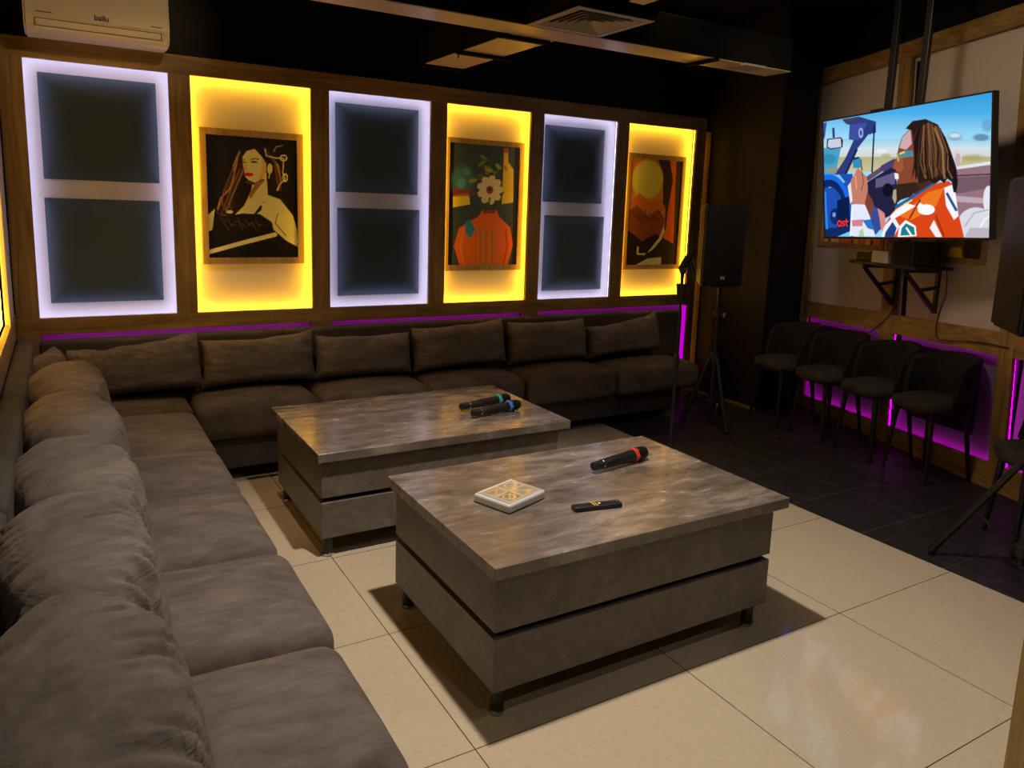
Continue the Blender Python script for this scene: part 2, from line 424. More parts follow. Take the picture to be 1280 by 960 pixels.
bm = bmesh.new()
def poly_face(bm, pts, mi):
    f = bm.faces.new([bm.verts.new(p) for p in pts]); f.material_index = mi
XC = 2.297
poly_face(bm, [(-1.2, -3.2, 0), (XC, -3.2, 0), (XC, 3.0, 0), (-1.2, 3.0, 0)], 0)
poly_face(bm, [(XC, -3.2, 0), (4.6, -3.2, 0), (4.6, 3.0, 0), (XC, 3.0, 0)], 1)
structure('floor', bm, [M['floor'], M['dark_floor']])
structure('ceiling', B(-1.3, 4.7, -3.2, 3.0, ZC, ZC+.05), M['black_paint'])
structure('wall_back', B(-1.25, 3.7, YW, YW+.08, 0, ZC), M['black_wall'])
structure('wall_left', B(XL-.125, XL-.0625, -3.2, YW, 0, ZC), M['black_paint'])
bm = bmesh.new(); prism(bm, [rw(1.3, 0, .09), rw(-4.9, 0, .09), rw(-4.9, 0, .15), rw(1.3, 0, .15)],
                        [rw(1.3, ZC, .09), rw(-4.9, ZC, .09), rw(-4.9, ZC, .15), rw(1.3, ZC, .15)])
structure('wall_right', bm, M['black_wall'])
structure('wall_front', B(-1.25, 3.2, -3.2, -3.15, 0, ZC), M['black_paint'])
# boxed-in column in the far right corner
bm = B(3.61, 3.97, 2.25, YW-.001, 0, ZC)
structure('wall_corner', bm, M['brown_mesh'])
structure('baseboard_corner', B(3.592, 3.61, 2.25, YW, 0, .022), M['wood_y'])
structure('trim_column', B(3.64, 3.97, 2.243, 2.25, 0, ZC), M['black_paint'])

# ------------------------------------------------------------------ back wall: timber grid, lit bays
YF = 2.85
BAYS = [(-1.022, -.378), (-.271, .373), (.480, 1.129), (1.240, 1.866), (1.970, 2.604), (2.709, 3.367)]
ZB, ZT = .838, 2.110
trim(B(-1.125, 3.47, YF, YF+.022, ZT, 2.205, bev=.002), M['wood_x'])
trim(B(-1.125, 3.47, YF, YF+.022, .752, ZB, bev=.002), M['wood_x'])
edges = [(-1.125, BAYS[0][0])]+[(BAYS[i][1], BAYS[i+1][0]) for i in range(5)]+[(BAYS[5][1], 3.47)]
for i, (a, b) in enumerate(edges):
    bm = B(a, b, YF, YF+.0215, ZB, ZT, bev=.0015)
    box(bm, a+.040 if i else a, b-.040 if i < 6 else b-.045, YF+.0215, YW, ZB, ZT)
    trim(bm, M['wood_z'])
trim(B(-1.125, 3.44, YF+.0222, YB-.001, .776, .800), M['wood_x'])  # unseen stud added to stop panel light leaking below the rail
trim(B(-1.125, 3.44, YF+.0222, YB-.001, 2.160, 2.200), M['wood_x'])  # unseen stud added to stop panel light leaking upwards
# posts under the rail
for a, b in ((-1.125, -1.022), (.376, .486), (1.872, 1.982), (3.412, 3.47)):
    trim(B(a, b, YF, YF+.06 if b < 3.4 else YF+.022, 0, .752, bev=.0015), M['wood_z'])
trim(B(3.525, 3.590, 2.915, YW-.001, 0, 2.116, bev=.002), M['wood_z'])

def led_frame(th, x0, x1, z0, z1, y0, y1, mat, w=.012, gap=.010):
    """four strips tucked behind the edge of an opening"""
    th.part('led_strip', B(x0-gap-w, x0-gap, y0, y1, z0, z1), mat)
    th.part('led_strip', B(x1+gap, x1+gap+w, y0, y1, z0, z1), mat)
    th.part('led_strip', B(x0, x1, y0, y1, z1+gap, z1+gap+w), mat)
    th.part('led_strip', B(x0, x1, y0, y1, z0-gap-w, z0-gap), mat)
names = ['under the air conditioner, nearest the left corner', 'behind the black and gold portrait of a woman',
         'between the woman portrait and the green and orange picture', 'behind the green and orange picture',
         'between the green and orange picture and the amber picture', 'behind the amber picture, last before the loudspeaker']
for i, (a, b) in enumerate(BAYS):
    w = i % 2 == 0
    th = Thing('light_box', ('white' if w else 'yellow')+' backlit wall panel '+names[i], 'wall light', ((a+b)/2, YB, ZB), 0, 'backlit panels of the long wall')
    th.part('backing_board', B(a-.038, b+.038, YB, YW-.002, ZB-.034, ZT+.045), M['board_white' if w else 'board'])
    led_frame(th, a, b, ZB, ZT, YF+.026, YF+.036, M['white_led' if w else 'yellow_led'])
TILES = [(-.965, -.432, 1.539, 2.057, 'upper black felt square on the white panel under the air conditioner'),
         (-.969, -.436, .906, 1.444, 'lower black felt square on the leftmost white panel'),
         (.540, 1.074, 1.533, 2.056, 'upper black felt square on the middle white panel'),
         (.549, 1.090, .899, 1.438, 'lower black felt square on the middle white panel'),
         (2.027, 2.541, 1.523, 2.049, 'upper black felt square on the right hand white panel'),
         (2.050, 2.573, .890, 1.428, 'lower black felt square on the right hand white panel')]
def padded_square(x0, x1, z0, z1, yb, edge=.007, rise=.034, rim=.11):
    """upholstered square: thin at the rim, swelling towards the middle"""
    bm = bmesh.new(); N = 30; g = []
    f = lambda k: .5-.5*math.cos(math.pi*k/N)*(.6)-.2*(1-2*k/N)
    for i in range(N+1):
        row = []
        for j in range(N+1):
            x, z = x0+(x1-x0)*f(i), z0+(z1-z0)*f(j)
            d = 1/(1/max(1e-4, min(x-x0, x1-x))**3+1/max(1e-4, min(z-z0, z1-z))**3)**(1/3)
            t = min(1, d/rim); row.append(bm.verts.new((x, yb-edge-rise*(1-(1-t)**2.2), z)))
        g.append(row)
    for i in range(N):
        for j in range(N): bm.faces.new((g[i][j], g[i+1][j], g[i+1][j+1], g[i][j+1]))
    rimv = [g[i][0] for i in range(N+1)]+[g[N][j] for j in range(1, N+1)]+[g[i][N] for i in range(N-1, -1, -1)]+[g[0][j] for j in range(N-1, 0, -1)]
    back = [bm.verts.new((v.co.x, yb, v.co.z)) for v in rimv]; n = len(rimv)
    for k in range(n): bm.faces.new((rimv[k], back[k], back[(k+1) % n], rimv[(k+1) % n]))
    bm.faces.new(back); bmesh.ops.recalc_face_normals(bm, faces=bm.faces[:]); return bm
for x0, x1, z0, z1, lab in TILES:
    o = obj('acoustic_square', padded_square(x0, x1, z0, z1, YB-.0005), M['felt'], None, 'auto')
    tag(o, lab, 'wall panel', 'black felt squares on the white panels')

# ---- pictures
def poster(fr, inn, label, painter):
    x0, x1, z0, z1 = fr; a0, a1, b0, b1 = inn
    th = Thing('framed_poster', label, 'picture', ((x0+x1)/2, YB, z0), 0, 'posters on the yellow panels')
    bm = bmesh.new()
    yf, yk = 2.904, YB-.0005
    box(bm, x0, a0, yf, yk, z0, z1, bev=.001); box(bm, a1, x1, yf, yk, z0, z1, bev=.001)
    box(bm, a0, a1, yf, yk, b1, z1, bev=.001); box(bm, a0, a1, yf, yk, z0, b0, bev=.001)
    for sx in (x0+.018, x1-.018):
        for sz in (z0+.05, z1-.05):
            lathe(bm, [(.003, 0), (.003, .001)], 8, Matrix.Translation((sx, yf, sz)) @ Matrix.Rotation(R(90), 4, 'X'))
    th.part('frame', bm, M['ply'])
    picture('print', painter, (a0, yf+.006, b1), (a1-a0, 0, 0), (0, 0, b0-b1), M['poster'], th)
GOLD = (226, 190, 120)
p = Painter(120, 160, ((85, 88), (660, 128), (678, 868), (113, 868)), (16, 13, 10))
p.poly([(85, 88), (150, 92), (165, 868), (113, 868)], (9, 8, 7)); p.poly([(610, 125), (660, 128), (678, 868), (625, 868)], (9, 8, 7))
hair = (24, 17, 12)
p.poly([(300, 190), (350, 140), (420, 130), (500, 170), (540, 260), (560, 380), (540, 470), (480, 480), (400, 300), (330, 330), (340, 480), (310, 560), (230, 640), (170, 640), (190, 520), (240, 440), (250, 340), (275, 260)], hair)
for pts in ([(300, 200), (262, 290), (270, 330), (255, 400), (235, 450)], [(268, 330), (248, 420), (185, 490), (165, 560)], [(500, 230), (545, 290), (560, 380), (545, 440)], [(285, 240), (275, 300), (262, 360)]):
    p.line(pts, 12, (150, 118, 80), .8)
random.seed(11)
for k in range(22):
    x0 = 285+random.uniform(-20, 60); p.line([(x0, 250+k*4), (x0-30-k*2, 330+k*8), (x0-70-k*2, 430+k*8), (x0-80, 520+k*4)], 4, random.choice([(84, 58, 36), (58, 40, 26), (120, 90, 58), (10, 8, 7)]), .8)
for k in range(10): p.line([(470+k*6, 190+k*7), (520+k*4, 280+k*9), (540+k*3, 400+k*5)], 4, random.choice([(84, 60, 38), (52, 36, 24)]), .8)
p.poly([(400, 340), (470, 330), (480, 470), (560, 500), (640, 600), (668, 690), (675, 780), (600, 740), (520, 650), (430, 590), (320, 590), (270, 600), (330, 540), (370, 460)], GOLD)     # neck, shoulder
p.poly([(320, 230), (345, 195), (395, 182), (440, 230), (468, 270), (470, 320), (445, 370), (400, 388), (360, 380), (338, 355), (332, 310), (322, 280)], GOLD)      # face
p.poly([(345, 195), (395, 182), (450, 240), (480, 300), (470, 240), (420, 170), (360, 165)], hair)
p.poly([(440, 232), (468, 270), (470, 320), (445, 370), (420, 382), (440, 320)], (176, 140, 86)); p.poly([(322, 280), (345, 300), (345, 350), (338, 355)], (190, 152, 92)); p.ell(492, 305, 16, 32, GOLD); p.line([(489, 340), (488, 365)], 6, (235, 225, 200))
p.line([(372, 248), (395, 240), (420, 246)], 7, (30, 20, 14)); p.line([(320, 250), (336, 250)], 6, (30, 20, 14))
p.ell(392, 263, 22, 7, (40, 28, 20)); p.ell(327, 266, 10, 6, (40, 28, 20))
p.line([(345, 262), (336, 300), (350, 308)], 5, (130, 95, 55))
p.ell(360, 342, 30, 13, (170, 25, 25)); p.line([(335, 340), (388, 340)], 3, (70, 8, 8))
p.line([(345, 390), (400, 400), (450, 375)], 14, (70, 48, 28)); p.poly([(400, 395), (360, 470), (370, 500), (410, 440), (465, 375)], (120, 90, 55))
p.poly([(240, 600), (330, 586), (400, 600), (450, 560), (440, 545), (405, 590), (470, 620), (510, 680), (500, 800), (520, 868), (170, 868), (165, 700)], (14, 11, 9))    # dress
for k in range(12): p.line([(180+k*22, 610+(k*37) % 60), (215+k*22, 640+(k*53) % 70)], 4, (95, 75, 48), .7)
p.line([(400, 595), (455, 520)], 14, (14, 11, 9))
p.poly([(470, 500), (520, 500), (545, 560), (540, 610), (500, 620), (480, 580)], GOLD)      # hand
for q in ([(480, 505), (450, 498)], [(490, 525), (445, 530)], [(495, 545), (450, 560)], [(500, 590), (520, 640), (560, 670)]): p.line(q, 17, GOLD)
p.poly([(500, 600), (560, 640), (668, 770), (675, 800), (600, 760), (520, 690)], GOLD)
p.line([(545, 590), (530, 650), (600, 730)], 7, (90, 65, 38))
p.poly([(100, 600), (145, 560), (130, 690), (108, 700)], (205, 170, 110))
p.line([(120, 830), (300, 780), (530, 722)], 26, (215, 185, 130)); p.ell(240, 578, 20, 9, (235, 215, 170))
p.line([(460, 180), (470, 225), (540, 240), (580, 240), (575, 330), (590, 370), (560, 400), (540, 440)], 6, (200, 175, 130)); p.ring(578, 238, 20, 17, 3, (215, 190, 140)); p.ring(590, 362, 14, 22, 3, (215, 190, 140))
p.line([(515, 200), (530, 168), (570, 160)], 5, (150, 125, 85))
poster((-.226, .340, 1.103, 1.852), (-.193, .304, 1.139, 1.816), 'framed black and gold poster of a dark haired woman with red lips', p)

# still life of the same colours: green foliage, cream flower, orange vase
p = Painter(110, 170, ((68, 65), (528, 105), (525, 890), (70, 890)), (38, 52, 58))
p.poly([(68, 65), (98, 68), (98, 890), (70, 890)], (10, 9, 9)); p.poly([(495, 102), (528, 105), (525, 890), (495, 890)], (12, 10, 9))
p.ell(160, 320, 90, 120, (46, 92, 102), .9, .4); p.ell(150, 340, 34, 40, (70, 130, 150), .8, .3); p.ell(180, 265, 28, 32, (60, 115, 135), .8, .3)
p.poly([(425, 110), (450, 110), (455, 200), (490, 250), (495, 470), (420, 480)], (205, 150, 35)); p.poly([(428, 108), (448, 108), (450, 140), (428, 140)], (190, 50, 25))
p.poly([(95, 420), (200, 400), (210, 480), (95, 500)], (205, 160, 40)); p.poly([(95, 370), (240, 390), (240, 420), (95, 430)], (110, 30, 45), .8)
random.seed(5)
for k in range(46):
    an = random.uniform(0, 2*math.pi); rr = random.uniform(20, 110)
    cx, cy = 335+rr*math.cos(an)*1.05, 285+rr*math.sin(an)*1.15
    p.ell(cx, cy, random.uniform(16, 30), random.uniform(8, 13), random.choice([(62, 82, 28), (88, 104, 38), (40, 58, 22), (118, 126, 52)]), 1, 0, random.uniform(0, 3))
for k in range(9):
    an = 2*math.pi*k/9; p.ell(338+52*math.cos(an), 385+62*math.sin(an), 36, 25, (206, 172, 138), 1, 0, an); p.line([(338+20*math.cos(an), 385+24*math.sin(an)), (338+74*math.cos(an), 385+88*math.sin(an))], 3, (120, 80, 55), .6)
p.ell(338, 385, 24, 27, (120, 52, 34)); p.ell(338, 380, 12, 13, (60, 30, 24))
p.line([(338, 440), (330, 560)], 12, (50, 66, 28)); p.line([(250, 400), (310, 560)], 8, (50, 66, 28)); p.line([(430, 400), (360, 560)], 8, (50, 66, 28))
p.poly([(290, 520), (385, 520), (400, 560), (480, 640), (500, 760), (470, 890), (150, 890), (110, 760), (140, 640), (270, 560)], (196, 78, 22))
p.poly([(290, 520), (385, 520), (372, 545), (300, 545)], (120, 45, 16))
p.poly([(270, 640), (390, 640), (400, 890), (260, 890)], (150, 86, 30), .9); p.line([(175, 640), (150, 760), (180, 890)], 12, (225, 110, 40), .7); p.line([(450, 650), (465, 770), (440, 890)], 14, (120, 46, 16), .8)
p.poly([(180, 600), (210, 580), (250, 650), (215, 715), (180, 660)], (40, 100, 130))
for x in (250, 280, 320, 360): p.line([(x, 650), (x+6, 880)], 4, (90, 46, 18), .7)
poster((1.270, 1.853, 1.046, 1.909), (1.291, 1.817, 1.083, 1.877), 'framed poster of green leaves and a cream flower above an orange shape', p)

# amber hills under a pale gold disc
p = Painter(110, 170, ((98, 92), (490, 122), (468, 875), (82, 875)), (120, 66, 14))
p.vgrad(80, (150, 88, 20), 500, (196, 122, 30)); p.vgrad(500, (196, 122, 30), 900, (90, 46, 12))
p.poly([(385, 100), (440, 110), (440, 875), (385, 875)], (176, 78, 18)); p.poly([(440, 105), (490, 122), (468, 875), (440, 875)], (30, 16, 8))
p.poly([(300, 100), (390, 110), (420, 260), (390, 480), (380, 620), (330, 640), (350, 380), (340, 220)], (34, 20, 9))
p.ell(225, 250, 125, 150, (226, 172, 62), 1, .12); p.ell(210, 210, 80, 90, (238, 190, 84), .8, .5)
p.poly([(90, 420), (170, 350), (250, 420), (330, 380), (370, 460), (370, 640), (90, 660)], (160, 92, 22)); p.poly([(90, 480), (150, 440), (240, 520), (320, 470), (365, 540), (360, 680), (90, 700)], (108, 56, 14))
for k in range(7): p.line([(110+k*34, 470+(k % 3)*26), (140+k*34, 520+(k % 2)*30), (180+k*30, 540)], 7, (60, 30, 10), .8)
p.poly([(90, 620), (200, 700), (300, 650), (440, 720), (440, 875), (90, 875)], (22, 14, 9))
p.poly([(245, 790), (330, 680), (362, 590), (368, 630), (350, 690), (290, 760)], (196, 180, 132))
p.poly([(165, 875), (250, 830), (355, 820), (352, 875)], (205, 188, 140)); p.poly([(165, 740), (178, 740), (178, 790), (235, 790), (225, 805), (165, 800)], (190, 172, 125))
poster((2.760, 3.333, 1.036, 1.906), (2.790, 3.302, 1.071, 1.871), 'framed amber poster of hills under a pale disc, nearest the loudspeaker', p)

# ---- magenta strips in the bays under the rail, and their dark backing
for i, (a, b, lab) in enumerate(((-1.022, .376, 'magenta lit bay above the left end of the long sofa'), (.486, 1.872, 'magenta lit bay above the middle of the long sofa'), (1.982, 3.412, 'magenta lit bay at the right end of the long sofa'))):
    th = Thing('light_box', lab, 'wall light', ((a+b)/2, YW, .1), 0, 'magenta lit bays')
    th.part('backing_board', B(a, b, YB-.006, YW-.002, 0, .772), M['bay_board'])
    th.part('led_strip', B(a+.004, b-.004, YF+.030, YF+.040, .758, .768), M['pink_led'])
    if i == 2: th.part('led_strip', B(b-.004, b-.001, YF+.024, YB-.010, .05, .740), M['pink_soft'])
# yellow strip behind the last upright, washing the board beside it
th = Thing('led_tape', 'thin yellow light strip behind the last upright of the long wall', 'wall light', (3.456, 2.88, .25))
th.part('led_strip', B(3.452, 3.460, 2.876, 2.884, .25, 2.10), M['yellow_soft'])

# ------------------------------------------------------------------ left wall (seen at a glancing angle)
def lw_box(y0, y1, z0, z1, d0, d1): return B(XL-d1, XL-d0, y0, y1, z0, z1)
trim(lw_box(-2.5, 2.85, .745, .862, -.004, .02), M['wood_y'])
trim(lw_box(-2.5, 2.85, 2.11, 2.205, -.004, .02), M['wood_y'])
trim(lw_box(2.50, 2.85, .862, 2.11, 0, .02), M['grey_board'])
trim(lw_box(1.02, 1.12, .862, 2.11, 0, .02), M['wood_z'])
trim(lw_box(-2.5, 1.02, .862, 2.11, .02, .05), M['grey_board'])
th = Thing('light_box', 'yellow backlit wall panel on the left wall above the side sofa', 'wall light', (XL-.05, 1.8, .862))
th.part('backing_board', B(XL-.06, XL-.048, 1.12, 2.50, .84, 2.13), M['board'])
for a in ((1.125, 1.135, .87, 2.1), (2.485, 2.495, .87, 2.1), (1.14, 2.48, .866, .876), (1.14, 2.48, 2.096, 2.106)):
    th.part('led_strip', B(XL-.04, XL-.03, *a), M['yellow_led'])
th = Thing('led_tape', 'magenta light strip under the rail of the left wall', 'wall light', (XL-.03, 1.5, .7))
th.part('led_strip', B(XL-.035, XL-.02, .2, 2.6, .71, .735), M['pink_led'])

# ------------------------------------------------------------------ right wall: boards, uprights, magenta bays
def rq(pts, o0, o1, mat, fn=trim, bev=0):
    bm = bmesh.new(); prism(bm, [rw(t, z, o0) for t, z in pts], [rw(t, z, o1) for t, z in pts], bev)
    return fn(bm, mat)
zt_hi = lambda t: 2.597-.0406*t; zt_lo = lambda t: 2.494-.034*t
zm_hi = lambda t: .846-.030*t; zm_lo = lambda t: .722-.026*t
zb_hi = lambda t: .104-.034*t
def rail(f_hi, f_lo, t0, t1, mat): return rq([(t0, f_lo(t0)), (t1, f_lo(t1)), (t1, f_hi(t1)), (t0, f_hi(t0))], 0, .02, mat)
rail(zt_hi, zt_lo, .775, -2.6, M['wood_y']); rail(zm_hi, zm_lo, .56, -2.6, M['wood_y'])
rail(zb_hi, lambda t: 0, .49, -2.6, M['wood_y'])
rq([(.45, 0), (.54, 0), (.775, zt_lo(.775)), (.64, zt_lo(.64))], 0, .02, M['wood_z'])
def upright(tl0, tr0, tl1, tr1): rq([(tl0, 0), (tr0, 0), (tr1, zt_lo(tr1)), (tl1, zt_lo(tl1))], -.002, .02, M['wood_z'])
upright(-.37, -.50, -.225, -.335)
upright(-1.335, -1.43, -1.17, -1.28)
# upper boards
rq([(.60, .8), (-2.6, .8), (-2.6, 2.6), (.70, 2.6)], .035, .06, M['grey_board'], lambda b, m: structure('wall_right_board', b, m))
# dark cable slot beside the middle upright
rq([(-.47, .86), (-.51, .86), (-.375, 2.48), (-.345, 2.48)], .034, .045, M['black_paint'])
for i, (a, b, a1, b1, lab) in enumerate(((.51, -.37, .53, -.36, 'magenta lit bay low on the right wall behind the two farthest chairs'),
                                 (-.50, -1.335, -.48, -1.30, 'magenta lit bay low on the right wall behind the second nearest chair'),
                                 (-1.43, -2.5, -1.41, -2.47, 'magenta lit bay low on the right wall beside the near chair at the frame edge'))):
    c = rw((a+b)/2, 0, .07)
    th = Thing('light_box', lab, 'wall light', c, 0, 'magenta lit bays')
    def rpart(nm, pts, o0, o1, mat):
        bm = bmesh.new(); prism(bm, [rw(t, z, o0) for t, z in pts], [rw(t, z, o1) for t, z in pts]); th.part(nm, bm, mat)
    rpart('backing_board', [(a+.03, .03), (b-.03, .03), (b-.03, .79), (a+.03, .79)], .060, .075, M['bay_dark'])
    rpart('inner_board', [(a-.15, .23), (b+.20, .25), (b+.20, zm_lo(b)-.055), (a-.15, zm_lo(a)-.045)], .046, .059, M['black_paint'])
    zl, zh = zb_hi(a), zm_lo(a); zl2, zh2 = zb_hi(b), zm_lo(b); g, g2 = .012, .022
    rpart('led_strip', [(a+g2, zl), (a+g, zl), (a+g+.06*zh, zh), (a+g2+.06*zh, zh)], .024, .034, M['pink_hot'])
    rpart('led_strip', [(a, zl-g2), (b, zl2-g2), (b, zl2-g), (a, zl-g)], .024, .034, M['pink_hot'])
    rpart('led_strip', [(a, zh+g), (b, zh2+g), (b, zh2+g2), (a, zh+g2)], .024, .034, M['pink_dim'])

# ------------------------------------------------------------------ ceiling ducts
def ductwork(name, label, x0, x1, y0, y1, z0, z1, group=None):
    th = Thing(name, label, 'air duct', ((x0+x1)/2, (y0+y1)/2, z0), 0, group)
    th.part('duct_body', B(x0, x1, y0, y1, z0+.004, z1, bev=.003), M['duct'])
    th.part('bottom_plate', B(x0, x1, y0, y1, z0, z0+.004), M['duct_glow'])
    return th
d1 = ductwork('air_duct', 'long black air duct with panel light tinted into its underside running along the ceiling', -1.1, 2.78, 1.50, 1.69, 2.30, 2.48)
d1.part('grille', B(2.375, 2.54, 1.47, 1.60, 2.288, 2.2995), M['diffuser'])
d1.part('hanger_strap', B(2.15, 2.18, 1.47, 1.72, 2.284, 2.2995), M['duct'])
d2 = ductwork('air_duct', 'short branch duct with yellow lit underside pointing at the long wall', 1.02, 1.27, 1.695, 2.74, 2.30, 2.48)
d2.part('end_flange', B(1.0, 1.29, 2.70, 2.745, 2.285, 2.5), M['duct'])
for yy in (2.2,):
    d2.part('hanger_strap', B(.99, 1.34, yy, yy+.035, 2.282, 2.2995), M['duct'])
    bm = bmesh.new(); tube(bm, [(.995, yy+.017, 2.26), (.995, yy+.017, ZC)], .004, 8); d2.part('hanger_rod', bm, M['duct'])
    bm = bmesh.new(); tube(bm, [(1.33, yy+.017, 2.26), (1.33, yy+.017, ZC)], .004, 8); d2.part('hanger_rod', bm, M['duct'])
d2.part('hanger_strap', B(.97, 1.25, 1.70, 1.735, 2.282, 2.2995), M['duct'])
dx0, dx1, dy0, dy1 = .975, 1.40, 1.075, 1.494
th = Thing('ceiling_diffuser', 'square tan ceiling diffuser with concentric louvres under a black box', 'air vent', ((dx0+dx1)/2, (dy0+dy1)/2, 2.30))
th.part('plenum_box', B(dx0, dx1, dy0, dy1, 2.318, ZC, bev=.003), M['duct'])
bm = bmesh.new(); cx, cy = (dx0+dx1)/2, (dy0+dy1)/2
def sq_ring(bm, h0, h1, z0, z1):
    q = lambda h, z: [(cx-h, cy-h, z), (cx+h, cy-h, z), (cx+h, cy+h, z), (cx-h, cy+h, z)]
    A, Bq = q(h0, z0), q(h1, z1)
    for i in range(4):
        j = (i+1) % 4
        up = Vector((0, 0, .003)); prism(bm, [A[i], A[j], Bq[j], Bq[i]], [Vector(A[i])+up, Vector(A[j])+up, Vector(Bq[j])+up, Vector(Bq[i])+up])
sq_ring(bm, .205, .172, 2.300, 2.300); th.part('frame', bm, M['diffuser'])
for k in range(5):
    bm = bmesh.new(); h = .165-k*.029; sq_ring(bm, h, h-.022, 2.300, 2.316); th.part('louvre', bm, M['diffuser'])
ductwork('air_duct', 'piece of duct with panel light tinted into its bottom near the top edge beyond the diffuser', 1.10, 1.175, .70, .90, 2.30, ZC-.001)

# ------------------------------------------------------------------ air conditioner
ax0, ax1 = -1.0, -.388
th = Thing('air_conditioner', 'off white wall air conditioner above the leftmost white panel', 'air conditioner', ((ax0+ax1)/2, YW, 2.20))
prof = [(2.905, 2.22), (2.80, 2.197), (2.70, 2.198), (2.655, 2.206), (2.632, 2.228), (2.626, 2.268), (2.622, 2.272), (2.640, 2.45), (2.67, 2.485), (2.905, 2.49)]
bm = bmesh.new(); prism(bm, [(ax0, y, z) for y, z in prof], [(ax1, y, z) for y, z in prof])
bmesh.ops.bevel(bm, geom=[e for e in bm.edges if abs(e.verts[0].co.x-e.verts[1].co.x) < 1e-5], offset=.009, segments=3, affect='EDGES')
th.part('housing', bm, M['ac'], smooth='auto')
bm = bmesh.new(); fl = [(2.6265, 2.256), (2.6295, 2.226), (2.640, 2.214)]
prism(bm, [(ax0+.045, y-.003, z) for y, z in fl]+[(ax0+.045, 2.66, 2.24)], [(ax1-.04, y-.003, z) for y, z in fl]+[(ax1-.04, 2.66, 2.24)])
th.part('air_flap', bm, M['ac_flap'])
bm = bmesh.new()
for (xa, xb, za, zb) in ((ax0+.043, ax1-.038, 2.2560, 2.2585), (ax0+.043, ax0+.046, 2.224, 2.2585), (ax1-.041, ax1-.038, 2.224, 2.2585), (ax0+.043, ax1-.038, 2.224, 2.2265)):
    box(bm, xa, xb, 2.6225, 2.64, za, zb)
th.part('flap_gap', bm, M['ink'])
th.part('badge', text_bm('ballu', .034, .001, Matrix.Translation(((ax0+ax1)/2+.01, 2.6215, 2.290)) @ Matrix.Rotation(R(90), 4, 'X')), M['ink'])
th.part('small_print', B(ax0+.05, ax0+.115, 2.6212, 2.63, 2.285, 2.2885), M['ink'])
th.part('small_print', B(ax1-.085, ax1-.035, 2.6212, 2.63, 2.283, 2.2865), M['ink'])

# ------------------------------------------------------------------ sofas
LSEAMS = [2.31, 1.665, 1.16, .585, .055, -.47, -1.05]
th = Thing('sectional_sofa', 'taupe velour side sofa run along the left wall, nearest the camera', 'sofa', (-.75, .6, 0), 0, 'corner sofa runs')
th.part('base', B(-1.06, -.47, -1.05, 2.31, .07, .25, bev=.012), M['velvet_base'])
for i in range(6):
    th.part('seat', soft_box(-1.0, -.372+(.012 if i == 3 else 0), LSEAMS[i+1]+.006, LSEAMS[i]-.006, .235, .428, .06, .036, wob=.004, seed=i), M['velvet_seat'], smooth=True)
for a, b in ((1.45, 2.62), (.35, 1.445), (-1.05, .345)):
    th.part('backrest', soft_box(-1.122, -1.045, a, b, .06, .765, .022, wob=.003, seed=int(a*9)), M['velvet_base'], smooth=True)
for x in (-1.0, -.52):
    for y in (-1.0, .6, 2.2):
        bm = bmesh.new(); tube(bm, [(x, y, 0), (x, y, .08)], .025); th.part('leg', bm, M['black_plastic'])
BSEAMS = [-.372, .265, .925, 1.575, 2.265, 3.0]
bf = [2.30, 2.30, 2.30, 2.25, 2.235]
th = Thing('sectional_sofa', 'taupe velour long sofa run under the lit wall panels', 'sofa', (1.2, 2.5, 0), 0, 'corner sofa runs')
th.part('base', B(-.46, 2.93, 2.36, 2.80, .075, .245, bev=.012), M['velvet_base'])
th.part('seat', soft_box(-1.04, -.378, 2.313, 2.69, .24, .435, .04, .012, wob=.004, seed=20), M['velvet_seat_dim'], smooth=True)
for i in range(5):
    th.part('seat', soft_box(BSEAMS[i]+.006, BSEAMS[i+1]-.006, bf[i], 2.70 if i < 4 else 2.62, .245, .434-.004*i, .05, .026, wob=.004, seed=i+30), M['velvet_seat_dim'], smooth=True)
for a, b in ((-1.03, .165), (.17, 1.50), (1.505, 2.72)):
    th.part('backrest', soft_box(a, b, 2.715, 2.815, .06, .736, .02, wob=.003, seed=int(a*7)), M['velvet_base'], smooth=True)
th.part('backrest', soft_box(2.725, 3.25, 2.735, 2.80, .06, .728, .02), M['velvet_base'], smooth=True)
for x in (-.3, 1.2, 2.86):
    for y in (2.42, 2.74): th.part('leg', B(x-.03, x+.03, y-.03, y+.03, 0, .08), M['wood_z'])

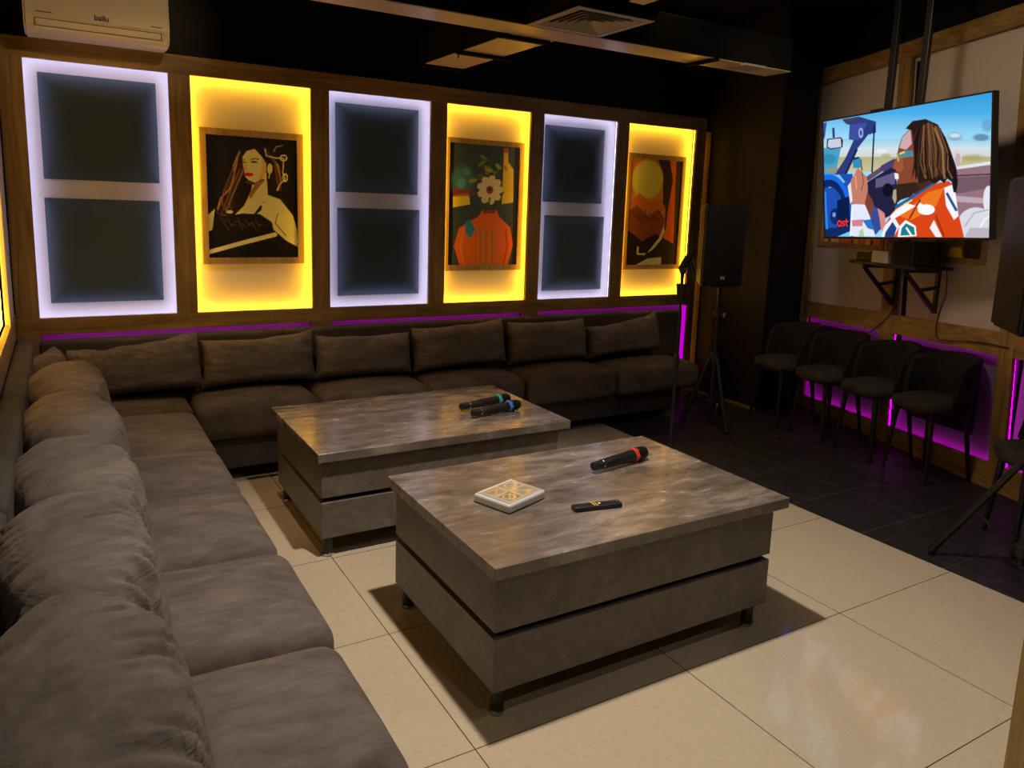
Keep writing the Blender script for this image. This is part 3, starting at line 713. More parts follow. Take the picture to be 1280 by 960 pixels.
def pillow(w, h, t, seed, corner=.03, sag=0.0, slump=0.0, folds=.006, pu=3.6, rk=.08):
    """loose scatter-back cushion: X width, Z height, Y thickness, resting on z = 0"""
    nu, nv = 110, 46; bm = bmesh.new(); g = {}
    rnd = random.Random(seed)
    ph = [rnd.uniform(0, 40) for _ in range(6)]
    for s in (-1, 1):
        for i in range(nu+1):
            for j in range(nv+1):
                u = -math.cos(math.pi*i/nu)*.5+(-1+2*i/nu)*.5; v = -math.cos(math.pi*j/nv)*.5+(-1+2*j/nv)*.5
                edge = i in (0, nu) or j in (0, nv)
                if s == 1 and edge: g[(1, i, j)] = g[(-1, i, j)]; continue
                e = max(0, (1-abs(u)**pu))*max(0, (1-abs(v)**(3.0 if v > 0 else 7))); th_ = t/2*e**.5
                x = w/2*u*(1-.055*(1-v*v)*u*u)*math.sqrt(1-rk*v*v*(1 if v > 0 else .3)); z = h/2*v*(1-.07*(1-u*u)*v*v)*math.sqrt(1-rk*u*u*(1.3 if v > 0 else .2))
                ear = (abs(u)*abs(v))**6*corner; x += ear*math.copysign(1, u); z += ear*math.copysign(1, v)
                # gathers running in from the seams
                fu = math.exp(-(1-abs(v))/.40); fv = math.exp(-(1-abs(u))/.32)
                n1 = noise.noise(Vector((u*7+ph[0], v*1.3+ph[1]+s*9, 0))); n2 = noise.noise(Vector((u*1.3+ph[2]+s*5, v*6+ph[3], 3)))
                n3 = noise.noise(Vector((u*2.2+ph[4], v*2.2+ph[5]+s*3, 6)))
                n4 = noise.noise(Vector((u*15+v*6+ph[1], v*3-u*2+ph[2], s*4.)))
                r1 = (1-abs(n1)*2.4); r2 = (1-abs(n2)*2.4)
                n5 = noise.noise(Vector((u*9+ph[3]+v*1.5, v*.9+ph[0], s*2.)))
                n6 = noise.noise(Vector((u*21+ph[2]+v*2.5, v*1.4+ph[5], s*2.+4)))
                wv = min(1, max(.03, (v+.5)/1.1))
                dd = (.012*r1*fu*wv+.007*r2*fv*wv+.006*n3+folds*wv*((1-abs(n5)*2.8)*(.4+.6*fu)+.5*(1-abs(n6)*2.8)*(.25+.75*fu)))*min(1, e*3)*(1 if s < 0 else .45)
                th_ += dd*(t/.2)
                z -= sag*(1-u*u)*(v+1)/2*.5+sag*.25*n3*(v+1)
                z += slump*u*(v+1)/2
                g[(s, i, j)] = bm.verts.new((x, s*th_+.03*t*n3, z))
    for s in (-1, 1):
        for i in range(nu):
            for j in range(nv):
                q = [g[(s, i, j)], g[(s, i+1, j)], g[(s, i+1, j+1)], g[(s, i, j+1)]]
                try: bm.faces.new(q if s < 0 else q[::-1])
                except ValueError: pass
    zmin = min(v.co.z for v in bm.verts)
    bmesh.ops.translate(bm, verts=bm.verts[:], vec=(0, 0, -zmin))
    return bm
def place_pillow(loc, rotz, lean, tilt, w, h, t, seed, label, group, sag=.03, slump=0, corner=.03):
    bm = pillow(w, h, t, seed, corner, sag, slump, .015 if t > .25 else .008, 2.2 if t > .25 else 3.6, .42 if t > .25 else .10)
    bm.transform(Matrix.Rotation(rotz, 4, 'Z') @ Matrix.Rotation(-lean, 4, 'X') @ Matrix.Rotation(tilt, 4, 'Y'))
    zmin = min(v.co.z for v in bm.verts); bmesh.ops.translate(bm, verts=bm.verts[:], vec=(0, 0, -zmin))
    o = obj('cushion', bm, M['velvet_pillow'], None, True); o.location = loc; tag(o, label, 'cushion', group); return o
GB, GL = 'back cushions of the long sofa', 'back cushions of the side sofa'
zb = .456
place_pillow((-.605, 2.585, zb), 0, R(10), R(-2), .64, .285, .19, 1, 'taupe cushion in the corner of the long sofa, left of all', GB, sag=.05, slump=.022, corner=.0)
place_pillow((.005, 2.585, zb), 0, R(10), 0, .62, .27, .20, 2, 'second taupe cushion from the left on the long sofa', GB, sag=.025, slump=.012, corner=.012)
place_pillow((.605, 2.585, zb-.004), 0, R(10), R(1), .60, .25, .19, 3, 'third taupe cushion from the left on the long sofa, behind the far table', GB, sag=.015, corner=.006)
place_pillow((1.245, 2.585, zb-.008), 0, R(10), R(-1.5), .66, .28, .21, 4, 'taupe cushion behind the two microphones on the long sofa', GB, sag=.02, slump=.008, corner=.010)
place_pillow((1.905, 2.58, zb-.012), 0, R(10), 0, .64, .285, .20, 5, 'second taupe cushion from the right on the long sofa', GB, sag=.02, corner=.008)
place_pillow((2.565, 2.575, zb-.016), 0, R(12), R(-2), .66, .25, .19, 6, 'rightmost taupe cushion of the long sofa, before the microphone stand', GB, sag=.04, slump=.03, corner=.012)
L90 = R(90)
place_pillow((-.98, 2.42, zb), R(70), R(12), 0, .42, .29, .14, 7, 'taupe cushion squeezed into the corner behind the others', GL, sag=.02, corner=.0)
place_pillow((-.875, 1.755, zb), L90+R(4), R(13), 0, .55, .36, .28, 8, 'farthest cushion of the side sofa, warm lit, smooth topped', GL, sag=.0, slump=.02, corner=.0)
place_pillow((-.870, 1.185, zb), L90+R(11), R(12), 0, .54, .36, .29, 9, 'second farthest cushion of the side sofa, with a crumpled fold', GL, sag=.02, slump=.03, corner=.0)
place_pillow((-.870, .625, zb), L90+R(11), R(12), 0, .54, .36, .30, 10, 'middle cushion of the side sofa, with a dark creased end', GL, sag=.02, slump=.03, corner=.0)
place_pillow((-.875, .105, zb), L90+R(5), R(12), 0, .55, .37, .30, 11, 'second nearest cushion of the side sofa, rounded and wrinkled', GL, sag=.0, slump=.03, corner=.0)
place_pillow((-.875, -.525, zb), L90+R(1), R(12), 0, .80, .385, .31, 12, 'nearest cushion of the side sofa, bottom left of the photo', GL, sag=.0, slump=.03, corner=.0)

# ------------------------------------------------------------------ coffee tables
def coffee_table(x0, x1, y0, y1, h, ov, label):
    th = Thing('coffee_table', label, 'coffee table', ((x0+x1)/2, (y0+y1)/2, 0), 0, 'low concrete look tables')
    th.part('tabletop', B(x0, x1, y0, y1, h-.038, h, bev=.0015, seg=1), M['table_top'])
    a0, a1, b0, b1 = x0+.022, x1-ov, y0+.03, y1-.03
    zs = .09+(h-.13)*.46
    th.part('upper_case', B(a0, a1, b0, b1, zs+.022, h-.038, bev=.001, seg=1), M['table_side'])
    th.part('shadow_gap', B(a0+.02, a1-.02, b0+.02, b1-.02, zs-.004, zs+.026), M['black_paint'])
    th.part('lower_case', B(a0, a1, b0, b1, .09, zs, bev=.001, seg=1), M['table_side'])
    for x in (a0+.035, a1-.05):
        for y in (b0+.035, b1-.04):
            bm = bmesh.new(); tube(bm, [(x, y, .012), (x, y, .1)], .021, 20); lg = th.part('leg', bm, M['black_plastic'], smooth='auto')
            bm = bmesh.new(); lathe(bm, [(.019, 0), (.023, .003), (.023, .012), (.020, .016)], 20, Matrix.Translation((x, y, 0))); th.part('foot_ring', bm, M['chrome'], lg, smooth='auto')
    return th
HN, HF = .495, .468
coffee_table(.072, 1.268, .045, .852, HN, .042, 'near low grey concrete look table holding a packet and a remote')
coffee_table(-.064, 1.172, 1.262, 2.058, HF, .05, 'far low grey concrete look table holding two microphones')

def microphone(p0, p1, z, ring_mat, label, loc_only=None):
    """lying from butt p0 to head p1 on a surface at height z"""
    a, b = Vector((p0[0], p0[1], 0)), Vector((p1[0], p1[1], 0)); L = (b-a).length; ang = math.atan2(b.y-a.y, b.x-a.x)
    th = Thing('microphone', label, 'microphone', (a.x, a.y, z), ang, 'hand held microphones on the tables')
    r = .0235; S = Matrix.Translation((0, 0, r)) @ Matrix.Rotation(R(90), 4, 'Y')
    pr = lambda q: [(rr, zz*L) for rr, zz in q]
    bm = bmesh.new(); lathe(bm, pr([(.012, .0), (.0165, .004), (.017, .16), (.0185, .17), (.0205, .45), (.0225, .70), (.0225, .74)]), 28, S); h = th.part('handle', bm, M['black_plastic'], smooth='auto', local=True)
    bm = bmesh.new(); lathe(bm, pr([(.0175, .155), (.0182, .158), (.0182, .172), (.0178, .175)]), 28, S); th.part('collar', bm, M['chrome'], h, 'auto', local=True)
    bm = bmesh.new(); lathe(bm, pr([(.008, -.003), (.013, -.002), (.013, .004)]), 24, S); th.part('end_cap', bm, M['black_plastic'], h, 'auto', local=True)
    bm = bmesh.new(); lathe(bm, pr([(.0225, .74), (.0262, .78), (.0275, .84), (.0270, .91), (.023, .965), (.015, .99), (.004, 1.0)]), 28, S); th.part('grille', bm, M['grille'], smooth=True, local=True)
    bm = bmesh.new()
    Q = [(.0228, .735), (.0285, .737), (.0310, .75), (.0310, .785), (.0285, .797), (.0262, .80)]
    lathe(bm, pr(Q), 6, S @ Matrix.Rotation(R(30), 4, 'Z')); bmesh.ops.bevel(bm, geom=bm.edges[:], offset=.002, segments=2, affect='EDGES')
    bmesh.ops.translate(bm, verts=bm.verts[:], vec=(0, 0, .0))
    th.part('ring', bm, ring_mat, smooth='auto', local=True)
    for c in th.o.children: c.location.z += .006
    return th
microphone((.772, .545), (1.075, .600), HN, M['ring_red'], 'black microphone with a red ring on the near table')
microphone((.745, 1.600), (1.060, 1.665), HF, M['ring_teal'], 'black microphone with a teal ring on the far table')
microphone((.745, 1.475), (1.045, 1.535), HF, M['ring_blue'], 'black microphone with a blue ring on the far table')

# packet
th = Thing('packet', 'square plastic wrapped packet with grey and gold print on the near table', 'packet', (.358, .457, HN), R(20))
bm = soft_box(-.098, .098, -.080, .080, .0, .032, .010, n=8, wob=.0015, seed=3); th.part('wrapping', bm, M['wrap'], smooth=True, local=True)
p = Painter(60, 50, ((0, 0), (100, 0), (100, 100), (0, 100)), (176, 164, 150))
p.poly([(0, 0), (100, 0), (100, 6), (0, 6)], (214, 204, 190))
for q, c in (([(8, 10), (44, 12), (40, 46), (10, 40)], (150, 136, 118)), ([(52, 8), (92, 12), (90, 44), (56, 40)], (128, 124, 120)), ([(8, 56), (46, 50), (44, 90), (10, 92)], (112, 112, 112)), ([(54, 52), (94, 54), (92, 92), (52, 90)], (152, 140, 124))): p.poly(q, c)
for q in ([(14, 16), (38, 20), (20, 38)], [(60, 14), (84, 36)], [(12, 50), (90, 46)], [(48, 6), (52, 94)], [(60, 60), (86, 84), (62, 86)], [(16, 84), (40, 60)]): p.line(q, 4, (206, 168, 96))
p.ring(74, 26, 14, 12, 2, (196, 184, 168)); p.ring(26, 72, 12, 14, 2, (204, 172, 110)); p.poly([(66, 78), (84, 74), (82, 88)], (222, 178, 84))
me = p.mesh((-.088, .070, .0335), (.176, 0, 0), (0, -.140, 0)); me.materials.append(M['packet_print'])
o = bpy.data.objects.new('printed_card', me); COL.objects.link(o); o.parent = th.o

# remote control
th = Thing('remote_control', 'slim black remote control with yellow marks on the near table', 'remote control', (.586, .270, HN), R(-11))
h = th.part('body', soft_box(-.088, .088, -.019, .019, 0, .017, .007, n=6), M['black_plastic'], smooth=True, local=True)
bm = bmesh.new()
for x in (-.016, -.006): prism(bm, [(x, -.017, .0171), (x+.004, -.017, .0171), (x+.001, .017, .0171), (x-.003, .017, .0171)], [(x, -.017, .0176), (x+.004, -.017, .0176), (x+.001, .017, .0176), (x-.003, .017, .0176)])
th.part('stripe', bm, M['yellow_mark'], local=True)
for x, r, mt in ((.008, .005, 'white_mark'), (.022, .006, 'black_metal'), (.038, .006, 'black_metal'), (.056, .004, 'black_metal'), (.074, .002, 'white_mark')):
    bm = bmesh.new(); lathe(bm, [(r, 0), (r, .0012), (r*.8, .0018)], 14, Matrix.Translation((x, 0, .0168))); th.part('button', bm, M[mt], local=True)

# ------------------------------------------------------------------ velour tub chairs
def tub_chair(label):
    """front towards -Y, origin on the floor under the middle of the seat"""
    th = Thing('tub_chair', label, 'chair', (0, 0, 0), 0, 'dark velour tub chairs along the right wall')
    bm = soft_box(-.172, .172, -.225, .165, .395, .470, .036, .012, n=10)
    for v in bm.verts:      # round the plan
        x, y = v.co.x/.172, (v.co.y+.03)/.195
        d = max(abs(x), abs(y)); L = math.hypot(x, y)
        if L > 1e-6:
            k = 1+(d/L-1)*.55; v.co.x *= k; v.co.y = (v.co.y+.03)*k-.03
    th.part('seat', bm, M['velvet_chair_seat'], smooth=True, local=True)
    bm = bmesh.new(); nA, nZ = 40, 12; rows = []
    def shell(sa, off):
        res = []
        for i in range(nA+1):
            th_ = R(-102+204*i/nA); c = abs(-102+204*i/nA)/102.
            top = .718-.05*c*c-.20*max(0, (c-.80)/.20)**2.2; col = []
            for j in range(nZ+1):
                f = j/nZ; z = .392+(top-.392)*f
                fl = 1+.07*f
                rx, ry = (.180-off)*fl, (.235-off)*fl
                col.append(Vector((rx*math.sin(th_), -.03+ry*math.cos(th_)*(1.0 if math.cos(th_) > 0 else .8), z)))
            res.append(col)
        return res
    A, Bq = shell(0, 0), shell(0, .032)
    va = [[bm.verts.new(p) for p in c] for c in A]; vb = [[bm.verts.new(p) for p in c] for c in Bq]
    for i in range(nA):
        for j in range(nZ):
            bm.faces.new((va[i][j], va[i+1][j], va[i+1][j+1], va[i][j+1])); bm.faces.new((vb[i][j], vb[i][j+1], vb[i+1][j+1], vb[i+1][j]))
        bm.faces.new((va[i][nZ], va[i+1][nZ], vb[i+1][nZ], vb[i][nZ])); bm.faces.new((va[i][0], vb[i][0], vb[i+1][0], va[i+1][0]))
    for i in (0, nA):
        for j in range(nZ): bm.faces.new((va[i][j], va[i][j+1], vb[i][j+1], vb[i][j]))
    bmesh.ops.recalc_face_normals(bm, faces=bm.faces[:])
    bmesh.ops.bevel(bm, geom=[e for e in bm.edges if len(e.link_faces) == 2 and e.calc_face_angle(0) > R(50)], offset=.011, segments=3, affect='EDGES')
    bk = th.part('backrest', bm, M['velvet_chair'], smooth=True, local=True)
    bm = bmesh.new(); tube(bm, [(c[nZ].x*.985, c[nZ].y*.985, c[nZ].z+.001) for c in A[::2]], .004, 6); th.part('piping', bm, M['velvet_chair'], bk, True, local=True)
    for sx in (-1, 1):
        for sy, y0, y1 in ((-1, -.150, -.175), (1, .105, .150)):
            bm = bmesh.new(); tube(bm, [(sx*.120, y0, .405), (sx*.155, y1, 0)], [.017, .0095], 14); th.part('leg', bm, M['black_metal'], smooth='auto', local=True)
    return th.o
FACE = math.atan2(.3094, -.9509)+R(90)     # local -Y turned to face the tables
def fa(dx, dy): return math.atan2(dy, dx)+R(90)
ch = tub_chair('dark velour tub chair against the right wall, farthest, beside the black column')
ch.location = (3.575, 1.965, 0); ch.rotation_euler.z = fa(-.98, .2)
copy_thing(ch, (3.540, 1.572, 0), fa(-.98, .2), 'dark velour tub chair against the right wall, second from the black column')
copy_thing(ch, (3.490, 1.180, 0), fa(-.98, .2), 'dark velour tub chair under the left half of the TV shelf, third from the column')
copy_thing(ch, (3.432, .795, 0), fa(-.98, .2), 'dark velour tub chair nearest in the row, whole side and four legs visible')
copy_thing(ch, (2.93, -.05, 0), fa(-.75, .66), 'dark velour tub chair at the right frame edge behind the tripod leg')

# ------------------------------------------------------------------ loudspeakers on tripods, microphone stand
def speaker(loc, rotz, w, d, h, label, logo, tilt=0):
    th = Thing('loudspeaker', label, 'loudspeaker', loc, rotz, 'loudspeakers on tripods')
    bm = bmesh.new()
    pl = [(-w/2, -d/2), (w/2, -d/2), (w*.36, d/2), (-w*.36, d/2)]
    prism(bm, [(x, y, 0) for x, y in pl], [(x, y, h) for x, y in pl]); bmesh.ops.bevel(bm, geom=bm.edges[:], offset=.012, segments=3, affect='EDGES')
    cab = th.part('cabinet', bm, M['black_plastic'], smooth='auto', local=True)
    g = th.part('grille', B(-w/2+.018, w/2-.018, -d/2-.010, -d/2+.01, .02, h-.02, bev=.008), M['grille'], smooth='auto', local=True)
    bm = bmesh.new()
    if logo == 'a':
        for k in (-1, 1): prism(bm, [(k*.011-.006, -d/2-.0115, .052), (k*.011+.006, -d/2-.0115, .052), (k*.004+.004, -d/2-.0115, .061), (k*.004-.004, -d/2-.0115, .061)], [(k*.011-.006, -d/2-.010, .052), (k*.011+.006, -d/2-.010, .052), (k*.004+.004, -d/2-.010, .061), (k*.004-.004, -d/2-.010, .061)])
        for k in (-1, 1): prism(bm, [(k*.004-.004, -d/2-.0115, .061), (k*.004+.004, -d/2-.0115, .061), (k*.011+.006, -d/2-.0115, .070), (k*.011-.006, -d/2-.0115, .070)], [(k*.004-.004, -d/2-.010, .061), (k*.004+.004, -d/2-.010, .061), (k*.011+.006, -d/2-.010, .070), (k*.011-.006, -d/2-.010, .070)])
    else:
        for xa, xb, za, zb_ in ((-.016, .012, .045, .052), (-.016, -.010, .052, .068), (-.016, -.002, .064, .070), (-.003, .004, .050, .062), (.008, .016, .060, .072), (.008, .016, .042, .050)):
            box(bm, xa, xb, -d/2-.0115, -d/2-.010, za, zb_)
    th.part('badge', bm, M['logo'], cab, local=True)
    th.part('pole_socket', B(-.03, .03, -.03, .03, -.012, .004, bev=.003), M['black_plastic'], cab, local=True)
    return th
def tripod(base, top, hubz, lowz, spread, angs, label, knobs=True):
    th = Thing('speaker_stand', label, 'speaker stand', (base[0], base[1], 0), 0, 'tripod speaker stands')
    bm = bmesh.new(); tube(bm, [(0, 0, .08), (0, 0, hubz+.3)], .017, 16); pl = th.part('pole', bm, M['black_metal'], smooth='auto', local=True)
    bm = bmesh.new(); tube(bm, [(0, 0, hubz+.25), (0, 0, top)], .0145, 16); th.part('inner_pole', bm, M['black_metal'], pl, 'auto', local=True)
    for nm, z in (('hub', hubz), ('collar', lowz), ('collar', hubz+.3)):
        bm = bmesh.new(); lathe(bm, [(.022, z-.03), (.031, z-.024), (.031, z+.024), (.022, z+.03)], 18); cb = th.part(nm, bm, M['black_plastic'], smooth='auto', local=True)
        if nm == 'collar':
            bm = bmesh.new(); tube(bm, [(0, -.028, z), (0, -.062, z)], .006, 8); tube(bm, [(0, -.062, z-.016), (0, -.062, z+.016)], .009, 8); th.part('knob', bm, M['chrome'], cb, 'auto', local=True)
    for a in angs:
        e = Vector((math.cos(a)*spread, math.sin(a)*spread, .012)); s_ = Vector((math.cos(a)*.026, math.sin(a)*.026, hubz))
        bm = bmesh.new(); tube(bm, [s_, e+(e-s_)*-.02], .0145, 12); lg = th.part('leg', bm, M['black_metal'], smooth='auto', local=True)
        bm = bmesh.new(); tube(bm, [e+(s_-e)*.06, e], [.017, .019], 12); th.part('rubber_foot', bm, M['black_plastic'], lg, 'auto', local=True)
        mid = s_.lerp(e, .54); lo = Vector((math.cos(a)*.026, math.sin(a)*.026, lowz))
        bm = bmesh.new(); tube(bm, [lo, mid], .008, 8); th.part('brace', bm, M['black_metal'], smooth='auto', local=True)
    return th
tripod((2.955, 2.085), .99, .50, .17, .19, [R(140), R(262), R(22)], 'black tripod stand under the speaker at the right end of the long sofa')
speaker((2.915, 2.085, 1.00), R(-30), .285, .26, .54, 'black loudspeaker on a tripod before the amber poster, far corner', 'a')
tripod((2.463, -.189), 1.045, .55, .14, .343, [R(102.5), R(222), R(342)], 'black tripod stand whose leg crosses the chair at the right frame edge')
speaker((2.463, -.189, 1.058), R(-38), .46, .36, .605, 'black loudspeaker cut by the right frame edge beside the TV', 'b')

th = Thing('microphone_stand', 'slim black microphone stand between the near table and the long sofa', 'microphone stand', (1.96, 1.38, 0))
tp = Vector((1.955, 1.395, 1.10)); b0 = Vector((1.925, 1.365, .02))
bm = bmesh.new(); tube(bm, [b0, b0.lerp(tp, .62)], .0105, 14); pl = th.part('pole', bm, M['black_metal'], smooth='auto')
bm = bmesh.new(); tube(bm, [b0.lerp(tp, .60), tp], .0075, 14); th.part('upper_pole', bm, M['black_metal'], pl, 'auto')
bm = bmesh.new(); q = b0.lerp(tp, .62); tube(bm, [q-Vector((0, 0, .03)), q+Vector((0, 0, .03))], [.016, .014], 14); th.part('clutch', bm, M['black_plastic'], pl, 'auto')
bm = bmesh.new(); lathe(bm, [(.15, 0), (.155, .006), (.15, .016), (.03, .024), (.014, .05)], 36, Matrix.Translation((b0.x, b0.y, 0))); th.part('base', bm, M['black_metal'], smooth='auto')
bm = bmesh.new(); lathe(bm, [(.020, -.06), (.028, .02), (.030, .03), (.018, .032)], 18, Matrix.Translation(tp-Vector((0, 0, .03)))); th.part('clamp', bm, M['black_plastic'], smooth='auto')
bm = bmesh.new(); tube(bm, [tp, tp+Vector((0, 0, .075))], [.008, .012], 12); lathe(bm, [(.004, -.02), (.020, -.012), (.020, .012), (.004, .02)], 16, Matrix.Translation(tp+Vector((0, 0, .075))) @ Matrix.Rotation(R(60), 4, 'Z') @ Matrix.Rotation(R(90), 4, 'X')); th.part('joint', bm, M['black_plastic'], smooth='auto')
c0 = tp+Vector((0, 0, .085)); rt = Vector((.86, -.51, 0))
bm = bmesh.new(); tube(bm, [c0-rt*.012-Vector((0, 0, .012)), c0+rt*.02+Vector((0, 0, .045)), c0+rt*.04+Vector((0, 0, .085))], [.018, .021, .017], 14)
tube(bm, [c0+rt*.028+Vector((0, 0, .05)), c0+rt*.05+Vector((0, 0, .0)), c0+rt*.06+Vector((0, 0, -.028))], [.016, .018, .015], 14); th.part('microphone_clip', bm, M['black_plastic'], smooth='auto')

# ------------------------------------------------------------------ television
TX, TY, TZ, TYAW, TTILT, TROLL, TW, TH = 3.30, 1.106, 1.742, -.139, .110, .042, 1.132, .735
r_ = Vector((math.sin(TYAW), -math.cos(TYAW), 0)); nr = Vector((-math.cos(TYAW), -math.sin(TYAW), 0)); up = Vector((0, 0, 1))
u2 = up*math.cos(TTILT)+nr*math.sin(TTILT); n2 = r_.cross(u2).normalized()
rr = r_*math.cos(TROLL)+u2*math.sin(TROLL); uu = u2*math.cos(TROLL)-r_*math.sin(TROLL)
TC = Vector((TX, TY, TZ)); TM = Matrix.Translation(TC) @ Matrix((rr, uu, n2)).transposed().to_4x4()   # local x right, y up, z to viewer
th = Thing('television', 'large flat television hung before the right wall showing a man driving', 'television', tuple(TC-uu*TH/2))
def tvp(nm, bm, mat, parent=None, smooth=False): bm.transform(TM); return th.part(nm, bm, mat, parent, smooth)
cab = tvp('cabinet', B(-TW/2-.004, TW/2+.004, -TH/2-.010, TH/2+.006, -.045, -.002, bev=.003), M['black_plastic'])
tvp('bezel', (lambda bm: [box(bm, -TW/2-.005, TW/2+.005, TH/2-.002, TH/2+.007, -.02, .003), box(bm, -TW/2-.005, TW/2+.005, -TH/2-.011, -TH/2+.002, -.02, .003), box(bm, -TW/2-.006, -TW/2+.002, -TH/2, TH/2, -.02, .003), box(bm, TW/2-.002, TW/2+.006, -TH/2, TH/2, -.02, .003)] and bm)(bmesh.new()), M['black_plastic'])
p = Painter(300, 195, ((40, 170), (875, 25), (868, 752), (50, 742)), (150, 205, 235))
p.vgrad(0, (38, 140, 205), 130, (70, 165, 220)); p.vgrad(130, (70, 165, 220), 255, (150, 208, 236)); p.vgrad(255, (140, 196, 222), 300, (186, 212, 222)); p.vgrad(300, (200, 214, 218), 345, (196, 204, 196)); p.vgrad(345, (170, 168, 120), 420, (190, 186, 150))
p.poly([(40, 300), (130, 290), (100, 440), (40, 450)], (70, 150, 190)); p.ell(70, 355, 40, 30, (40, 130, 165), .8, .3); p.ell(90, 410, 50, 14, (150, 140, 90), .9, .4)
p.ell(690, 245, 45, 26, (120, 160, 185), .9, .4); p.ell(690, 240, 34, 14, (200, 215, 225), .9, .4); p.ell(820, 250, 50, 22, (70, 110, 150), .8, .4); p.ell(850, 190, 34, 40, (90, 150, 195), .7, .4); p.ell(780, 350, 70, 22, (160, 150, 100), .7, .5); p.ell(330, 318, 40, 14, (230, 232, 230), .7, .5); p.ell(350, 340, 30, 16, (160, 160, 110), .7, .5)
# pillar, visor, mirror
p.poly([(135, 160), (215, 145), (300, 170), (300, 225), (262, 235), (205, 310), (150, 432), (98, 432), (150, 350), (190, 262), (165, 258), (182, 190), (150, 180)], (42, 56, 120))
p.poly([(170, 185), (258, 175), (215, 262), (166, 258)], (56, 76, 150)); p.ring(226, 226, 9, 20, 2.5, (150, 172, 215)); p.line([(205, 310), (150, 432)], 12, (26, 34, 82)); p.line([(292, 190), (282, 420)], 8, (24, 28, 62)); p.poly([(132, 158), (220, 145), (200, 172), (150, 180)], (60, 60, 90))
p.poly([(40, 175), (58, 172), (48, 250), (42, 260)], (60, 74, 150)); p.line([(90, 205), (92, 245)], 12, (46, 60, 120)); p.poly([(60, 255), (128, 246), (138, 262), (136, 298), (75, 308), (56, 296)], (30, 34, 60)); p.poly([(66, 260), (126, 252), (130, 294), (76, 302), (62, 292)], (190, 196, 214))
# dashboard and wheel
p.poly([(44, 445), (120, 430), (185, 428), (200, 580), (190, 745), (48, 745)], (28, 76, 168)); p.poly([(60, 440), (120, 432), (150, 470), (70, 500)], (120, 180, 225)); p.ring(70, 620, 95, 165, 14, (24, 100, 215)); p.ring(70, 620, 80, 145, 10, (14, 36, 96)); p.ell(100, 640, 26, 40, (16, 40, 100)); p.ell(95, 632, 8, 12, (110, 150, 210)); p.poly([(110, 560), (170, 540), (178, 745), (110, 745)], (12, 26, 70)); p.poly([(48, 700), (190, 690), (190, 745), (48, 745)], (16, 40, 92)); p.line([(50, 520), (60, 700)], 10, (40, 130, 230)); p.poly([(110, 742), (175, 715), (180, 742)], (120, 190, 235))
# far door, seat backs
p.poly([(258, 470), (400, 380), (410, 620), (330, 660), (300, 640), (262, 560)], (30, 32, 60)); p.poly([(300, 455), (396, 420), (396, 480), (300, 500)], (92, 84, 124)); p.line([(262, 452), (330, 405), (392, 375)], 24, (96, 70, 92)); p.line([(340, 400), (392, 372)], 34, (70, 58, 112)); p.ell(360, 510, 26, 34, (14, 16, 34))
p.poly([(690, 395), (872, 368), (872, 612), (700, 660)], (142, 108, 118)); p.poly([(690, 395), (872, 368), (872, 385), (690, 410)], (214, 214, 222)); p.line([(700, 440), (872, 432)], 7, (66, 46, 62)); p.poly([(700, 448), (872, 440), (872, 500), (700, 530)], (108, 84, 96)); p.poly([(700, 540), (872, 555), (860, 580), (700, 570)], (176, 158, 170)); p.ell(702, 350, 24, 44, (214, 200, 204)); p.ell(706, 360, 14, 34, (186, 164, 172))
p.ell(800, 690, 95, 92, (206, 206, 216)); p.ell(860, 560, 26, 70, (216, 216, 226)); p.line([(745, 690), (790, 625), (860, 610)], 6, (160, 160, 176)); p.line([(800, 745), (840, 660), (868, 640)], 8, (232, 232, 240)); p.poly([(770, 700), (872, 700), (872, 752), (740, 752)], (178, 170, 182))
# jacket
p.poly([(330, 745), (350, 680), (385, 620), (455, 555), (540, 490), (660, 465), (690, 490), (710, 620), (742, 750)], (206, 66, 22)); p.poly([(420, 640), (560, 520), (640, 500), (600, 590), (480, 660)], (224, 112, 30)); p.poly([(640, 500), (690, 480), (712, 640), (690, 660), (650, 590)], (232, 232, 238)); p.line([(655, 530), (700, 610)], 14, (28, 80, 130)); p.ell(552, 608, 42, 26, (240, 238, 240)); p.ell(520, 590, 16, 14, (240, 238, 240)); p.poly([(570, 700), (590, 660), (632, 745), (600, 745)], (236, 226, 226)); p.poly([(450, 660), (500, 690), (505, 740), (410, 745), (420, 690)], (240, 240, 244)); p.poly([(452, 675), (492, 696), (498, 735), (424, 738), (430, 700)], (26, 118, 128)); p.line([(455, 700), (480, 738)], 9, (235, 240, 240)); p.poly([(345, 690), (390, 640), (420, 690), (390, 745), (330, 745)], (226, 230, 240)); p.poly([(350, 720), (385, 668), (406, 700), (392, 745), (345, 745)], (32, 60, 120)); p.line([(600, 640), (640, 740)], 10, (160, 40, 14)); p.line([(520, 560), (470, 650)], 10, (150, 46, 16)); p.poly([(440, 570), (500, 590), (380, 660), (372, 640)], (236, 232, 232))
p.poly([(395, 590), (470, 545), (560, 470), (600, 440), (612, 470), (520, 530), (440, 580), (400, 615)], (34, 92, 142)); p.line([(400, 610), (480, 560)], 6, (230, 210, 120))
